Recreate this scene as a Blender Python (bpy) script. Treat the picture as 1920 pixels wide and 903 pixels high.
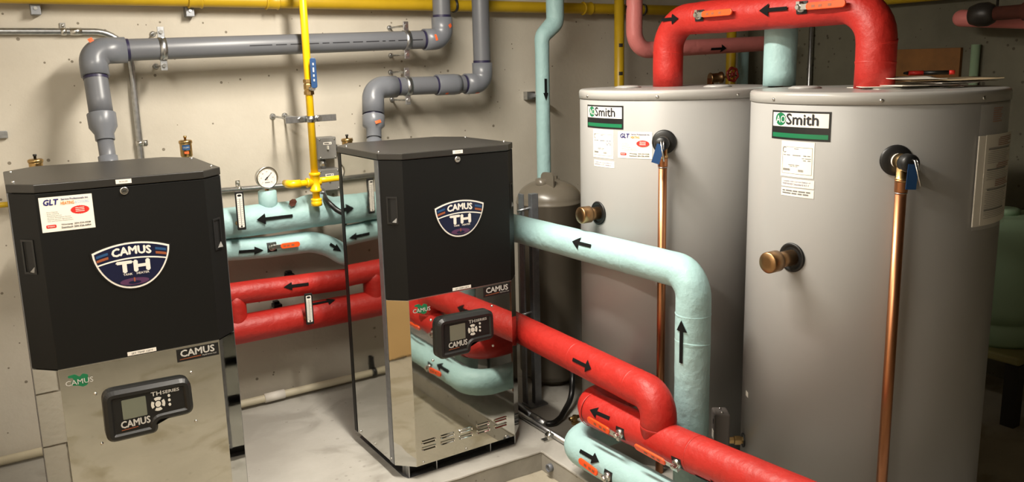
import bpy, math, random
import numpy as np
from mathutils import Vector, Matrix

for o in list(bpy.data.objects):
    bpy.data.objects.remove(o)
random.seed(7)
scn = bpy.context.scene
COL = scn.collection

# ------------------------------------------------------------------ camera
FPX, YAW, PITCH, ROLL, CYP = 1523.5, 0.5639, 0.187, -0.0239, 414.4
CAM = Vector((0, 0, 1.70))
_fw = Vector((math.sin(YAW) * math.cos(PITCH), math.cos(YAW) * math.cos(PITCH), -math.sin(PITCH)))
_r = Vector((math.cos(YAW), -math.sin(YAW), 0))
_u = _r.cross(_fw)
_R = _r * math.cos(ROLL) + _u * math.sin(ROLL)
_U = _u * math.cos(ROLL) - _r * math.sin(ROLL)
cd = bpy.data.cameras.new('camera')
cam = bpy.data.objects.new('camera', cd)
COL.objects.link(cam)
cd.sensor_width = 36.0
cd.sensor_fit = 'HORIZONTAL'
cd.lens = FPX / 1920 * 36
cd.shift_y = (CYP - 451.5) / 1920
cd.clip_start = 0.02
cam.matrix_world = Matrix(((_R.x, _U.x, -_fw.x, 0), (_R.y, _U.y, -_fw.y, 0), (_R.z, _U.z, -_fw.z, CAM.z), (0, 0, 0, 1)))
scn.camera = cam

# ------------------------------------------------------------------ world, light, exposure
w = bpy.data.worlds.new('world')
scn.world = w
w.use_nodes = True
w.node_tree.nodes['Background'].inputs['Color'].default_value = (1.0, 0.93, 0.82, 1)
w.node_tree.nodes['Background'].inputs['Strength'].default_value = 0.02
vs = scn.view_settings
vs.view_transform = 'Standard'
vs.look = 'None'
vs.gamma = 1
vs.use_curve_mapping = False
vs.exposure = 0.02
CEIL = 2.62


def area(name, loc, rot, sx, sy, power, color):
    l = bpy.data.lights.new(name, 'AREA')
    l.shape = 'RECTANGLE'
    l.size, l.size_y = sx, sy
    l.energy = power
    l.color = color
    o = bpy.data.objects.new(name, l)
    COL.objects.link(o)
    o.location = loc
    o.rotation_euler = rot
    return o


LAMP1 = (1.15, 2.40, CEIL - 0.10)
LAMP_FILL = (-0.12, 1.40, CEIL - 0.10)  # unseen fill lamp, added to brighten the near tank's left side
area('fluorescent_light', LAMP1, (0, 0, 0), 0.14, 1.1, 80, (1.0, 0.93, 0.82))
area('fill_light_added', LAMP_FILL, (0, 0, 0), 0.14, 1.1, 34, (1.0, 0.93, 0.82))


# ------------------------------------------------------------------ pixel to point, at a stated real depth
def ray(u, v):
    return _R * (u - 960) + _U * (CYP - v) + _fw * FPX


def pl(u, v, ax, val):
    d = ray(u, v)
    i = 'xyz'.index(ax)
    return CAM + d * ((val - CAM[i]) / d[i])


def dep(u, v, z):
    return CAM + ray(u, v) * (z / FPX)


def proj(p):
    q = Vector(p) - CAM
    return 960 + FPX * q.dot(_R) / q.dot(_fw), CYP - FPX * q.dot(_U) / q.dot(_fw)


# ------------------------------------------------------------------ materials
def S(r, g, b):
    f = lambda c: (c / 255 / 12.92) if c / 255 <= 0.04045 else ((c / 255 + 0.055) / 1.055) ** 2.4
    return (f(r), f(g), f(b), 1)


MATS = {}


def mat(name, col, rough=0.5, metal=0.0, var=0.0, vscale=4.0, bump=0.0, bscale=60.0, coat=0.0, spec=0.5, stretch=None):
    m = bpy.data.materials.new(name)
    m.use_nodes = True
    nt = m.node_tree
    b = nt.nodes['Principled BSDF']
    b.inputs['Base Color'].default_value = col
    b.inputs['Roughness'].default_value = rough
    b.inputs['Metallic'].default_value = metal
    b.inputs['Specular IOR Level'].default_value = spec
    if coat:
        b.inputs['Coat Weight'].default_value = coat
        b.inputs['Coat Roughness'].default_value = 0.15
    tc = None
    if var or bump:
        tc = nt.nodes.new('ShaderNodeTexCoord')
        mp = nt.nodes.new('ShaderNodeMapping')
        if stretch:
            mp.inputs['Scale'].default_value = stretch
        nt.links.new(tc.outputs['Object'], mp.inputs['Vector'])
    if var:
        n = nt.nodes.new('ShaderNodeTexNoise')
        n.inputs['Scale'].default_value = vscale
        n.inputs['Detail'].default_value = 6
        mx = nt.nodes.new('ShaderNodeMixRGB')
        mx.blend_type = 'MULTIPLY'
        mx.inputs['Color1'].default_value = col
        cr = nt.nodes.new('ShaderNodeValToRGB')
        cr.color_ramp.elements[0].position = 0.3
        cr.color_ramp.elements[1].position = 0.7
        cr.color_ramp.elements[0].color = (1 - var, 1 - var, 1 - var, 1)
        cr.color_ramp.elements[1].color = (1, 1, 1, 1)
        mx.inputs['Fac'].default_value = 1
        nt.links.new(mp.outputs[0], n.inputs['Vector'])
        nt.links.new(n.outputs['Fac'], cr.inputs['Fac'])
        nt.links.new(cr.outputs[0], mx.inputs['Color2'])
        nt.links.new(mx.outputs[0], b.inputs['Base Color'])
    if bump:
        n2 = nt.nodes.new('ShaderNodeTexNoise')
        n2.inputs['Scale'].default_value = bscale
        n2.inputs['Detail'].default_value = 5
        bp = nt.nodes.new('ShaderNodeBump')
        bp.inputs['Strength'].default_value = bump
        bp.inputs['Distance'].default_value = 0.01
        nt.links.new(mp.outputs[0], n2.inputs['Vector'])
        nt.links.new(n2.outputs['Fac'], bp.inputs['Height'])
        nt.links.new(bp.outputs[0], b.inputs['Normal'])
    MATS[name] = m
    return m


def concrete(name, base, dark, pit=0.5, rough=0.8, bump=0.25, blot=1.3, ramp=(0.35, 0.75), stain=None, pitscale=22):
    m = bpy.data.materials.new(name)
    m.use_nodes = True
    nt = m.node_tree
    N, L = nt.nodes, nt.links
    b = N['Principled BSDF']
    b.inputs['Roughness'].default_value = rough
    tc = N.new('ShaderNodeTexCoord')
    n1 = N.new('ShaderNodeTexNoise')
    n1.inputs['Scale'].default_value = blot
    n1.inputs['Detail'].default_value = 8
    n1.inputs['Roughness'].default_value = 0.6
    L.new(tc.outputs['Object'], n1.inputs['Vector'])
    r1 = N.new('ShaderNodeValToRGB')
    r1.color_ramp.elements[0].position, r1.color_ramp.elements[1].position = ramp
    r1.color_ramp.elements[0].color = dark
    r1.color_ramp.elements[1].color = base
    L.new(n1.outputs['Fac'], r1.inputs['Fac'])
    out = r1.outputs[0]
    if stain:
        n3 = N.new('ShaderNodeTexNoise')
        n3.inputs['Scale'].default_value = 3.5
        n3.inputs['Detail'].default_value = 10
        n3.inputs['Distortion'].default_value = 1.2
        L.new(tc.outputs['Object'], n3.inputs['Vector'])
        r3 = N.new('ShaderNodeValToRGB')
        r3.color_ramp.elements[0].position = 0.52
        r3.color_ramp.elements[1].position = 0.66
        L.new(n3.outputs['Fac'], r3.inputs['Fac'])
        mx = N.new('ShaderNodeMixRGB')
        mx.inputs['Color2'].default_value = stain
        L.new(r3.outputs[0], mx.inputs['Fac'])
        L.new(out, mx.inputs['Color1'])
        out = mx.outputs[0]
    # air holes: voronoi cells whose centre spot is dark, thinned out by a second noise
    vo = N.new('ShaderNodeTexVoronoi')
    vo.inputs['Scale'].default_value = pitscale
    vo.inputs['Randomness'].default_value = 1
    L.new(tc.outputs['Object'], vo.inputs['Vector'])
    n2 = N.new('ShaderNodeTexNoise')
    n2.inputs['Scale'].default_value = 2.2
    n2.inputs['Detail'].default_value = 4
    L.new(tc.outputs['Object'], n2.inputs['Vector'])
    sep = N.new('ShaderNodeSeparateColor')
    L.new(vo.outputs['Color'], sep.inputs[0])
    sz = N.new('ShaderNodeMath')
    sz.operation = 'MULTIPLY'
    L.new(sep.outputs[0], sz.inputs[0])
    L.new(n2.outputs['Fac'], sz.inputs[1])
    sz2 = N.new('ShaderNodeMath')
    sz2.operation = 'MULTIPLY_ADD'
    sz2.inputs[1].default_value = 0.42
    sz2.inputs[2].default_value = -0.055
    L.new(sz.outputs[0], sz2.inputs[0])
    lt = N.new('ShaderNodeMath')
    lt.operation = 'LESS_THAN'
    L.new(vo.outputs['Distance'], lt.inputs[0])
    L.new(sz2.outputs[0], lt.inputs[1])
    mx2 = N.new('ShaderNodeMixRGB')
    mx2.inputs['Color2'].default_value = (base[0] * 0.25, base[1] * 0.22, base[2] * 0.18, 1)
    fm = N.new('ShaderNodeMath')
    fm.operation = 'MULTIPLY'
    fm.inputs[1].default_value = pit
    L.new(lt.outputs[0], fm.inputs[0])
    L.new(fm.outputs[0], mx2.inputs['Fac'])
    L.new(out, mx2.inputs['Color1'])
    L.new(mx2.outputs[0], b.inputs['Base Color'])
    n4 = N.new('ShaderNodeTexNoise')
    n4.inputs['Scale'].default_value = 45
    n4.inputs['Detail'].default_value = 6
    L.new(tc.outputs['Object'], n4.inputs['Vector'])
    bp = N.new('ShaderNodeBump')
    bp.inputs['Strength'].default_value = bump
    bp.inputs['Distance'].default_value = 0.006
    L.new(n4.outputs['Fac'], bp.inputs['Height'])
    L.new(bp.outputs[0], b.inputs['Normal'])
    MATS[name] = m
    return m


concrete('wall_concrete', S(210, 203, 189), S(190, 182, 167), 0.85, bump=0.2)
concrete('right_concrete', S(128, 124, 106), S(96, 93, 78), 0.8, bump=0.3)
concrete('pad_paint', S(184, 181, 174), S(158, 154, 146), 0.3, rough=0.55, bump=0.18, blot=2.2, stain=S(150, 146, 138))
concrete('pad_side', S(172, 168, 158), S(140, 136, 128), 0.6, rough=0.7, bump=0.3, blot=3)
concrete('floor_concrete', S(176, 168, 150), S(154, 146, 129), 0.3, rough=0.7, bump=0.5, blot=1.6, stain=S(140, 130, 108))
concrete('ceiling_concrete', S(120, 112, 96), S(88, 82, 70), 0.2, rough=0.9)
mat('block_white', S(226, 218, 204), 0.6, bump=0.25, bscale=40)
mat('mortar', S(190, 182, 168), 0.9)
mat('aqua', S(164, 199, 199), 0.55, var=0.07, vscale=9, bump=0.55, bscale=22)
mat('red', S(184, 38, 30), 0.50, var=0.12, vscale=10, bump=0.55, bscale=22)
mat('pink', S(240, 142, 138), 0.45, var=0.08, vscale=10, bump=0.4, bscale=24)
mat('yellow', S(244, 196, 16), 0.35, var=0.06, vscale=14)
mat('yellow_dull', S(196, 160, 28), 0.4, var=0.12, vscale=10)
mat('pvc', S(104, 106, 111), 0.38, var=0.08, vscale=7)
mat('pvc_fitting', S(108, 111, 117), 0.34)
mat('primer', S(42, 38, 66), 0.4)
mat('black_paint', S(17, 17, 16), 0.5, bump=0.10, bscale=900, spec=0.25)
mat('black_lid', S(44, 42, 39), 0.34, bump=0.12, bscale=700, var=0.15, vscale=6)
mat('black_plastic', S(24, 24, 24), 0.42)
mat('recess', S(10, 10, 10), 0.6)
mat('mirror', (0.57, 0.57, 0.54, 1), 0.035, 1.0, bump=0.03, bscale=5)
mat('steel', (0.62, 0.61, 0.58, 1), 0.28, 1.0)
mat('galvanised', (0.55, 0.56, 0.57, 1), 0.35, 1.0, var=0.25, vscale=60)
mat('strut_steel', (0.30, 0.31, 0.33, 1), 0.45, 0.8, var=0.2, vscale=40)
mat('tank_grey', S(164, 163, 161), 0.34, spec=0.4, var=0.04, vscale=2.5, bump=0.012, bscale=7, stretch=(1, 1, 0.15))
mat('tank_top', S(166, 164, 160), 0.26)
mat('beige_paint', S(104, 97, 85), 0.30, var=0.06, vscale=6)
mat('brass', (0.60, 0.40, 0.17, 1), 0.30, 1.0, var=0.25, vscale=25)
mat('bronze', (0.42, 0.25, 0.12, 1), 0.36, 1.0, var=0.3, vscale=18)
mat('copper', (0.62, 0.27, 0.13, 1), 0.36, 1.0, var=0.35, vscale=9, stretch=(1, 1, 0.3))
mat('orange', S(246, 84, 22), 0.4)
mat('orange_tag', S(236, 100, 48), 0.5)
mat('blue', S(28, 66, 112), 0.4)
mat('white', S(236, 230, 220), 0.5)
mat('paper', S(240, 234, 222), 0.7)
mat('paper_tan', S(214, 192, 156), 0.75)
mat('print', S(30, 30, 36), 0.6)
mat('arrow_black', S(14, 14, 14), 0.85, spec=0.2)
mat('print_grey', S(120, 118, 116), 0.6)
mat('print_blue', S(38, 36, 110), 0.5)
mat('print_orange', S(240, 150, 40), 0.5)
mat('print_sky', S(140, 180, 222), 0.5)
mat('print_red', S(214, 46, 40), 0.45)
mat('navy', S(22, 26, 54), 0.35)
mat('purple', S(86, 52, 84), 0.4)
mat('rust', S(150, 82, 50), 0.5)
mat('steelblue', S(40, 78, 120), 0.4)
mat('logo_green', S(22, 112, 72), 0.4)
mat('silver_print', S(196, 194, 188), 0.4)
mat('lcd', S(112, 116, 102), 0.25)
mat('button', S(214, 210, 200), 0.4)
mat('grey_box', S(122, 120, 116), 0.45, var=0.06, vscale=20)
mat('aquastat_grey', S(104, 98, 94), 0.45)
mat('hose', S(20, 20, 20), 0.35)
mat('pvc_cream', S(214, 204, 178), 0.5, var=0.12, vscale=8)
mat('rust_brown', S(96, 48, 34), 0.7, var=0.3, vscale=40)
mat('plywood', S(140, 92, 40), 0.7, var=0.3, vscale=12)
mat('tub_green', S(150, 176, 144), 0.45)
mat('dark_pipe', S(50, 46, 42), 0.4)
mat('tote_base', S(150, 142, 92), 0.5)
mat('handwheel_red', S(120, 34, 24), 0.4)
mat('cardboard', S(206, 168, 112), 0.8, var=0.1, vscale=6)
mat('fixture_white', S(230, 228, 220), 0.5)
mat('wood_plank', S(190, 150, 96), 0.7, var=0.2, vscale=10)
m = mat('tube_glow', (1, 1, 1, 1), 0.5)
m.node_tree.nodes['Principled BSDF'].inputs['Emission Color'].default_value = (1.0, 0.88, 0.70, 1)
m.node_tree.nodes['Principled BSDF'].inputs['Emission Strength'].default_value = 6
m = mat('plastic_film', (1, 1, 1, 1), 0.12)
m.node_tree.nodes['Principled BSDF'].inputs['Alpha'].default_value = 0.10
m = mat('glass', (1, 1, 1, 1), 0.03)
m.node_tree.nodes['Principled BSDF'].inputs['Alpha'].default_value = 0.12

# ------------------------------------------------------------------ mesh building
ORG = {}


class MB:
    def __init__(s):
        s.v, s.f, s.sm = [], [], []

    def add(s, vs, fs, smooth=False):
        n = len(s.v)
        s.v += [Vector(p) for p in vs]
        s.f += [tuple(i + n for i in q) for q in fs]
        s.sm += [smooth] * len(fs)
        return s

    def box(s, c, d, X=None, Y=None, Z=None):
        X = Vector(X or (1, 0, 0)); Y = Vector(Y or (0, 1, 0)); Z = Vector(Z or (0, 0, 1))
        c = Vector(c)
        p = [c + X * (a * d[0] / 2) + Y * (b * d[1] / 2) + Z * (e * d[2] / 2) for a in (-1, 1) for b in (-1, 1) for e in (-1, 1)]
        return s.add(p, [(0, 1, 3, 2), (4, 6, 7, 5), (0, 4, 5, 1), (2, 3, 7, 6), (0, 2, 6, 4), (1, 5, 7, 3)])

    def lathe(s, prof, o, ax, seg=32, smooth=True, caps=True, twist=0.0):
        o = Vector(o); ax = Vector(ax).normalized()
        a = ax.orthogonal().normalized(); b = ax.cross(a)
        vs = []
        for r, h in prof:
            for i in range(seg):
                t = 2 * math.pi * i / seg + twist
                vs.append(o + ax * h + (a * math.cos(t) + b * math.sin(t)) * r)
        fs = []
        for j in range(len(prof) - 1):
            for i in range(seg):
                k = (i + 1) % seg
                fs.append((j * seg + i, j * seg + k, (j + 1) * seg + k, (j + 1) * seg + i))
        s.add(vs, fs, smooth)
        if caps:
            n = len(s.v) - len(vs)
            s.f.append(tuple(n + i for i in range(seg))[::-1]); s.sm.append(False)
            s.f.append(tuple(n + (len(prof) - 1) * seg + i for i in range(seg))); s.sm.append(False)
        return s

    def cyl(s, a, b, r, seg=24, r2=None):
        a, b = Vector(a), Vector(b)
        L = (b - a).length
        return s.lathe([(r, 0), (r if r2 is None else r2, L)], a, b - a, seg)

    def ball(s, c, r, seg=12, rings=8):
        return s.lathe([(max(1e-5, r * math.sin(math.pi * i / rings)), -r * math.cos(math.pi * i / rings)) for i in range(rings + 1)], c, (0, 0, 1), seg, caps=False)

    def tube(s, pts, r, seg=28, caps=True, lump=0.0):
        # sweep a circle along points, parallel transport
        pts = [Vector(p) for p in pts]
        rs = r if isinstance(r, (list, tuple)) else [r] * len(pts)
        T = []
        for i in range(len(pts)):
            d = (pts[min(i + 1, len(pts) - 1)] - pts[max(i - 1, 0)])
            T.append(d.normalized())
        a = T[0].orthogonal().normalized()
        vs = []
        ph = [random.random() * 6.28 for _ in range(6)]
        for i, p in enumerate(pts):
            a = (a - T[i] * a.dot(T[i])).normalized()
            b = T[i].cross(a)
            for k in range(seg):
                t = 2 * math.pi * k / seg
                q = 1.0
                if lump:
                    z = p.x * 21 + p.y * 17 + p.z * 19
                    q += lump * (0.5 * math.sin(z + ph[0]) * math.cos(2 * t + ph[1]) + 0.3 * math.sin(2.3 * z + ph[2] + t) + 0.2 * math.sin(4.1 * z + ph[3]) * math.sin(3 * t + ph[4]))
                vs.append(p + (a * math.cos(t) + b * math.sin(t)) * rs[i] * q)
        fs = []
        for j in range(len(pts) - 1):
            for i in range(seg):
                k = (i + 1) % seg
                fs.append((j * seg + i, j * seg + k, (j + 1) * seg + k, (j + 1) * seg + i))
        n = len(s.v)
        s.add(vs, fs, True)
        if caps:
            s.f.append(tuple(n + i for i in range(seg))[::-1]); s.sm.append(False)
            s.f.append(tuple(n + (len(pts) - 1) * seg + i for i in range(seg))); s.sm.append(False)
        return s

    def prism(s, poly, fr, h0, h1, smooth=False):
        # polygon in 2D mapped by frame function fr(s, t, h)
        n = len(poly)
        vs = [fr(a, b, h0) for a, b in poly] + [fr(a, b, h1) for a, b in poly]
        fs = [tuple(range(n))[::-1], tuple(range(n, 2 * n))]
        fs += [(i, (i + 1) % n, n + (i + 1) % n, n + i) for i in range(n)]
        return s.add(vs, fs, smooth)

    def flat(s, poly, fr, h):
        return s.add([fr(a, b, h) for a, b in poly], [tuple(range(len(poly)))])

    def sheet(s, x0, x1, y0, y1, fr, h, nx=1, ny=1):
        vs = [fr(x0 + (x1 - x0) * i / nx, y0 + (y1 - y0) * j / ny, h) for j in range(ny + 1) for i in range(nx + 1)]
        fs = [(j * (nx + 1) + i, j * (nx + 1) + i + 1, (j + 1) * (nx + 1) + i + 1, (j + 1) * (nx + 1) + i) for j in range(ny) for i in range(nx)]
        return s.add(vs, fs, True)

    def slab(s, x0, x1, y0, y1, fr, h0, h1, nx=10):
        # thin bent plate with thickness
        n = nx + 1
        vs = []
        for h in (h0, h1):
            for y in (y0, y1):
                vs += [fr(x0 + (x1 - x0) * i / nx, y, h) for i in range(n)]
        fs = []
        for i in range(nx):
            fs += [(2 * n + i, 2 * n + i + 1, 3 * n + i + 1, 3 * n + i), (i, n + i, n + i + 1, i + 1), (i, i + 1, 2 * n + i + 1, 2 * n + i), (n + i, 3 * n + i, 3 * n + i + 1, n + i + 1)]
        fs += [(0, 2 * n, 3 * n, n), (nx, n + nx, 3 * n + nx, 2 * n + nx)]
        return s.add(vs, fs)

    def build(s, name, m, parent=None, bevel=0.0, local=False, weld=False):
        org = ORG.get(parent, Vector((0, 0, 0))) if parent else Vector((0, 0, 0))
        vs = s.v if local else [p - org for p in s.v]
        me = bpy.data.meshes.new(name)
        me.from_pydata([tuple(p) for p in vs], [], s.f)
        me.polygons.foreach_set('use_smooth', s.sm)
        me.materials.append(MATS[m] if isinstance(m, str) else m)
        me.update()
        o = bpy.data.objects.new(name, me)
        COL.objects.link(o)
        if parent:
            o.parent = parent
            ORG[o] = org
        if bevel:
            b = o.modifiers.new('bevel', 'BEVEL')
            b.width = bevel
            b.segments = 2
            b.limit_method = 'ANGLE'
        return o


def tag(o, label, cat, group=None):
    o['label'] = label
    o['category'] = cat
    if group:
        o['group'] = group
    return o


def thing(name, loc, label, cat, group=None, rz=0.0):
    o = bpy.data.objects.new(name, None)
    o.empty_display_size = 0.05
    COL.objects.link(o)
    o.location = loc
    o.rotation_euler = (0, 0, rz)
    ORG[o] = Vector(loc)
    return tag(o, label, cat, group)


def struct(o):
    o['kind'] = 'structure'
    return o


def copy_tree(o, parent=None):
    c = o.copy()
    COL.objects.link(c)
    c.parent = parent
    for ch in list(o.children):
        copy_tree(ch, c)
    return c


def bend(pts, rad, n=9):
    # polyline with rounded corners
    pts = [Vector(p) for p in pts]
    rads = rad if isinstance(rad, (list, tuple)) else [rad] * len(pts)
    out = [pts[0]]
    for i in range(1, len(pts) - 1):
        a, p, b = pts[i - 1], pts[i], pts[i + 1]
        d0, d1 = (p - a), (b - p)
        l0, l1 = d0.length, d1.length
        d0.normalize(); d1.normalize()
        ang = d0.angle(d1)
        if ang < 0.02:
            out.append(p); continue
        t = min(rads[i] * math.tan(ang / 2), l0 * 0.49, l1 * 0.49)
        r = t / math.tan(ang / 2)
        nrm = (d1 - d0 * d0.dot(d1)).normalized()
        c = p - d0 * t + nrm * r
        for k in range(n + 1):
            th = ang * k / n
            out.append(c - nrm * r * math.cos(th) + d0 * r * math.sin(th))
    out.append(pts[-1])
    # resample long straight runs
    res = [out[0]]
    for a, b in zip(out[:-1], out[1:]):
        L = (b - a).length
        k = max(1, int(L / 0.05))
        for i in range(1, k + 1):
            res.append(a + (b - a) * i / k)
    clean = [res[0]]
    for p in res[1:]:
        if (p - clean[-1]).length > 1e-4:
            clean.append(p)
    return clean


# frames ------------------------------------------------------------
def plane_fr(o, X, Y):
    o, X, Y = Vector(o), Vector(X).normalized(), Vector(Y).normalized()
    N = X.cross(Y)
    return lambda a, b, h: o + X * a + Y * b + N * h


def cyl_fr(c, R, ang0):
    # vertical cylinder, s runs clockwise seen from above = to the right as seen from outside
    return lambda a, b, h: Vector((c[0] + (R + h) * math.cos(ang0 + a / R), c[1] + (R + h) * math.sin(ang0 + a / R), b))


def pipe_fr(p, ax, nrm, R):
    p, ax = Vector(p), Vector(ax).normalized()
    nrm = (Vector(nrm) - ax * Vector(nrm).dot(ax)).normalized()
    bi = nrm.cross(ax)
    return lambda a, b, h: p + ax * a + (nrm * math.cos(b / R) + bi * math.sin(b / R)) * (R + h)


def pipe_hit(u, v, p0, p1, R):
    # point of the pipe under pixel (u, v): axis point and outward normal
    p0, p1 = Vector(p0), Vector(p1)
    ax = (p1 - p0).normalized()
    d = ray(u, v).normalized()
    w0 = CAM - p0
    dp = d - ax * d.dot(ax)
    wp = w0 - ax * w0.dot(ax)
    A, B, Cc = dp.dot(dp), 2 * dp.dot(wp), wp.dot(wp) - R * R
    D = B * B - 4 * A * Cc
    t = (-B - math.sqrt(max(D, 0))) / (2 * A)
    h = CAM + d * t
    a = p0 + ax * (h - p0).dot(ax)
    return a, (h - a).normalized(), ax


# text --------------------------------------------------------------
_tc = {}


def text_geo(txt, bold=0.0, shear=0.0):
    key = (txt, bold, shear)
    if key in _tc:
        return _tc[key]
    cu = bpy.data.curves.new('t', 'FONT')
    cu.body = txt
    cu.size = 1.0
    cu.offset = bold
    cu.shear = shear
    cu.resolution_u = 2
    cu.fill_mode = 'FRONT'
    ob = bpy.data.objects.new('t', cu)
    COL.objects.link(ob)
    dg = bpy.context.evaluated_depsgraph_get()
    me = bpy.data.meshes.new_from_object(ob.evaluated_get(dg))
    vs = [(p.co.x, p.co.y) for p in me.vertices]
    fs = [tuple(q.vertices) for q in me.polygons]
    bpy.data.objects.remove(ob)
    bpy.data.curves.remove(cu)
    bpy.data.meshes.remove(me)
    xs = [p[0] for p in vs]; ys = [p[1] for p in vs]
    x0, x1, y0, y1 = min(xs), max(xs), min(ys), max(ys)
    _tc[key] = ([(a - x0, b - y0) for a, b in vs], fs, x1 - x0, y1 - y0)
    return _tc[key]


def text(mb, txt, fr, x, y, w, hgt, h, bold=0.0, shear=0.0, arc=None):
    # text box: left x, bottom y, width w, height hgt; arc(x) adds a vertical offset
    if txt[0] == '#':          # print too small to read in the photograph: word-long dashes
        n = [int(c) for c in txt[1:].split()]
        tot = sum(n) + len(n) - 1
        p = 0
        for k in n:
            mb.sheet(x + w * p / tot, x + w * (p + k) / tot, y + hgt * 0.15, y + hgt * 0.85, fr, h, 2, 1)
            p += k + 1
        return mb
    vs, fs, tw, th = text_geo(txt, 0.0, shear)
    k = bold * hgt * 1.1
    for i, (sx, sy) in enumerate(((0, 0), (-k, 0), (k, 0), (0, -k), (0, k)) if bold > 0.004 else ((0, 0),)):
        out = []
        for a, b in vs:
            X = x + a / tw * w
            Y = y + b / th * hgt + (arc(X) if arc else 0)
            out.append(fr(X + sx, Y + sy, h + i * 0.00015))
        mb.add(out, fs)
    return mb


def ellipse(cx, cy, rx, ry, n=28, spikes=0.0):
    return [(cx + rx * math.cos(2 * math.pi * i / n) * (1 - (spikes if i % 2 else 0)), cy + ry * math.sin(2 * math.pi * i / n) * (1 - (spikes if i % 2 else 0))) for i in range(n)]


def rrect(x0, x1, y0, y1, r, n=4):
    o = []
    for cx, cy, a0 in ((x1 - r, y1 - r, 0), (x0 + r, y1 - r, 90), (x0 + r, y0 + r, 180), (x1 - r, y0 + r, 270)):
        for i in range(n + 1):
            t = math.radians(a0 + 90 * i / n)
            o.append((cx + r * math.cos(t), cy + r * math.sin(t)))
    return o


def round_poly(pts, rads, n=5):
    o = []
    k = len(pts)
    for i in range(k):
        p = Vector(pts[i]); a = Vector(pts[i - 1]); b = Vector(pts[(i + 1) % k])
        d0 = (a - p); d1 = (b - p)
        r = min(rads[i], d0.length * 0.45, d1.length * 0.45)
        s0 = p + d0.normalized() * r; s1 = p + d1.normalized() * r
        for j in range(n + 1):
            t = j / n
            q = s0 * (1 - t) ** 2 + p * 2 * t * (1 - t) + s1 * t * t
            o.append((q.x, q.y))
    return o


def inset(poly, d):
    n = len(poly)
    cx = sum(p[0] for p in poly) / n; cy = sum(p[1] for p in poly) / n
    A = sum(poly[i][0] * poly[(i + 1) % n][1] - poly[(i + 1) % n][0] * poly[i][1] for i in range(n))
    sg = 1 if A > 0 else -1
    out = []
    for i in range(n):
        p = Vector(poly[i]); a = Vector(poly[i - 1]); b = Vector(poly[(i + 1) % n])
        t = (b - a).normalized()
        out.append((p.x - t.y * sg * d, p.y + t.x * sg * d))
    return out


def arrow(name, parent, fr, length, wid, head, shaft, m='arrow_black', h=0.0012):
    # arrow pointing along +s of frame, centred, subdivided across so it follows a round pipe
    mb = MB()
    cols = sorted(set([-wid / 2, -wid / 3, -wid / 6, 0, wid / 6, wid / 3, wid / 2, -shaft / 2, shaft / 2]))
    for c0, c1 in zip(cols[:-1], cols[1:]):
        mid = (c0 + c1) / 2
        hx = lambda c: length / 2 - head * (abs(c) / (wid / 2))
        hb = lambda c: length / 2 - head * (1.0 + 0.10 * abs(c) / (wid / 2)) if abs(c) > shaft / 2 else length / 2 - head
        back = -length / 2 if abs(mid) < shaft / 2 else None
        if back is not None:
            mb.add([fr(back, c0, h), fr(hx(c0), c0, h), fr(hx(c1), c1, h), fr(back, c1, h)], [(0, 1, 2, 3)])
        else:
            b0 = length / 2 - head * 1.02
            mb.add([fr(b0, c0, h), fr(hx(c0), c0, h), fr(hx(c1), c1, h), fr(b0, c1, h)], [(0, 1, 2, 3)])
    return mb.build(name, m, parent)


def pipe_arrow(parent, u, v, p0, p1, R, length=0.11, wid=0.040, flip=False):
    a, n, ax = pipe_hit(u, v, p0, p1, R)
    if flip:
        ax = -ax
    return arrow('arrow', parent, pipe_fr(a, ax, n, R), length, wid, 0.04, 0.013, h=0.0035)


def lever_valve(parent, u, v, p0, p1, R, flip=False, length=0.14, tilt=0.0, up=0.0):
    # ball valve stem, chrome nut and orange lever standing out of the pipe wrap
    a, n, ax = pipe_hit(u, v, p0, p1, R)
    if flip:
        ax = -ax
    bi = n.cross(ax)
    d = (ax * math.cos(tilt) + bi * math.sin(tilt)).normalized()
    b2 = n.cross(d)
    s = a + n * R
    hole = MB()
    fr = pipe_fr(a, ax, n, R)
    hole.sheet(-0.022, 0.022, -0.022, 0.022, fr, 0.0016, 4, 6)
    v_ = hole.build('valve', 'recess', parent)
    nut = MB()
    nut.lathe([(0.017, -0.02), (0.017, 0.006), (0.014, 0.010)], s, n, 20)
    nut.lathe([(0.011, 0.010), (0.011, 0.024), (0.008, 0.027)], s, n, 6, smooth=False)
    nut.box(s + n * 0.008 - d * 0.004 + b2 * 0.012, (0.014, 0.016, 0.020), d, b2, n)
    nut.build('stem', 'steel', v_)
    tab = MB()
    tab.box(s + n * 0.019 + d * 0.020, (0.052, 0.020, 0.003), d, b2, n)
    tab.build('lever_plate', 'steel', v_, bevel=0.001)
    sl = MB()
    frs = plane_fr(s + n * 0.016 + d * (0.034 + length / 2), d, b2)
    sl.prism(rrect(-length / 2, length / 2, -0.0125, 0.0125, 0.0118), frs, 0, 0.008)
    sl.build('lever_sleeve', 'orange', v_, bevel=0.002)
    pr = MB()
    for i, x in enumerate((-0.30, -0.12, 0.12)):
        pr.sheet(length * x - 0.007, length * x + 0.007, -0.005, 0.004, frs, 0.0086)
    pr.build('lever_print', 'rust', v_)
    return v_


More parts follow.
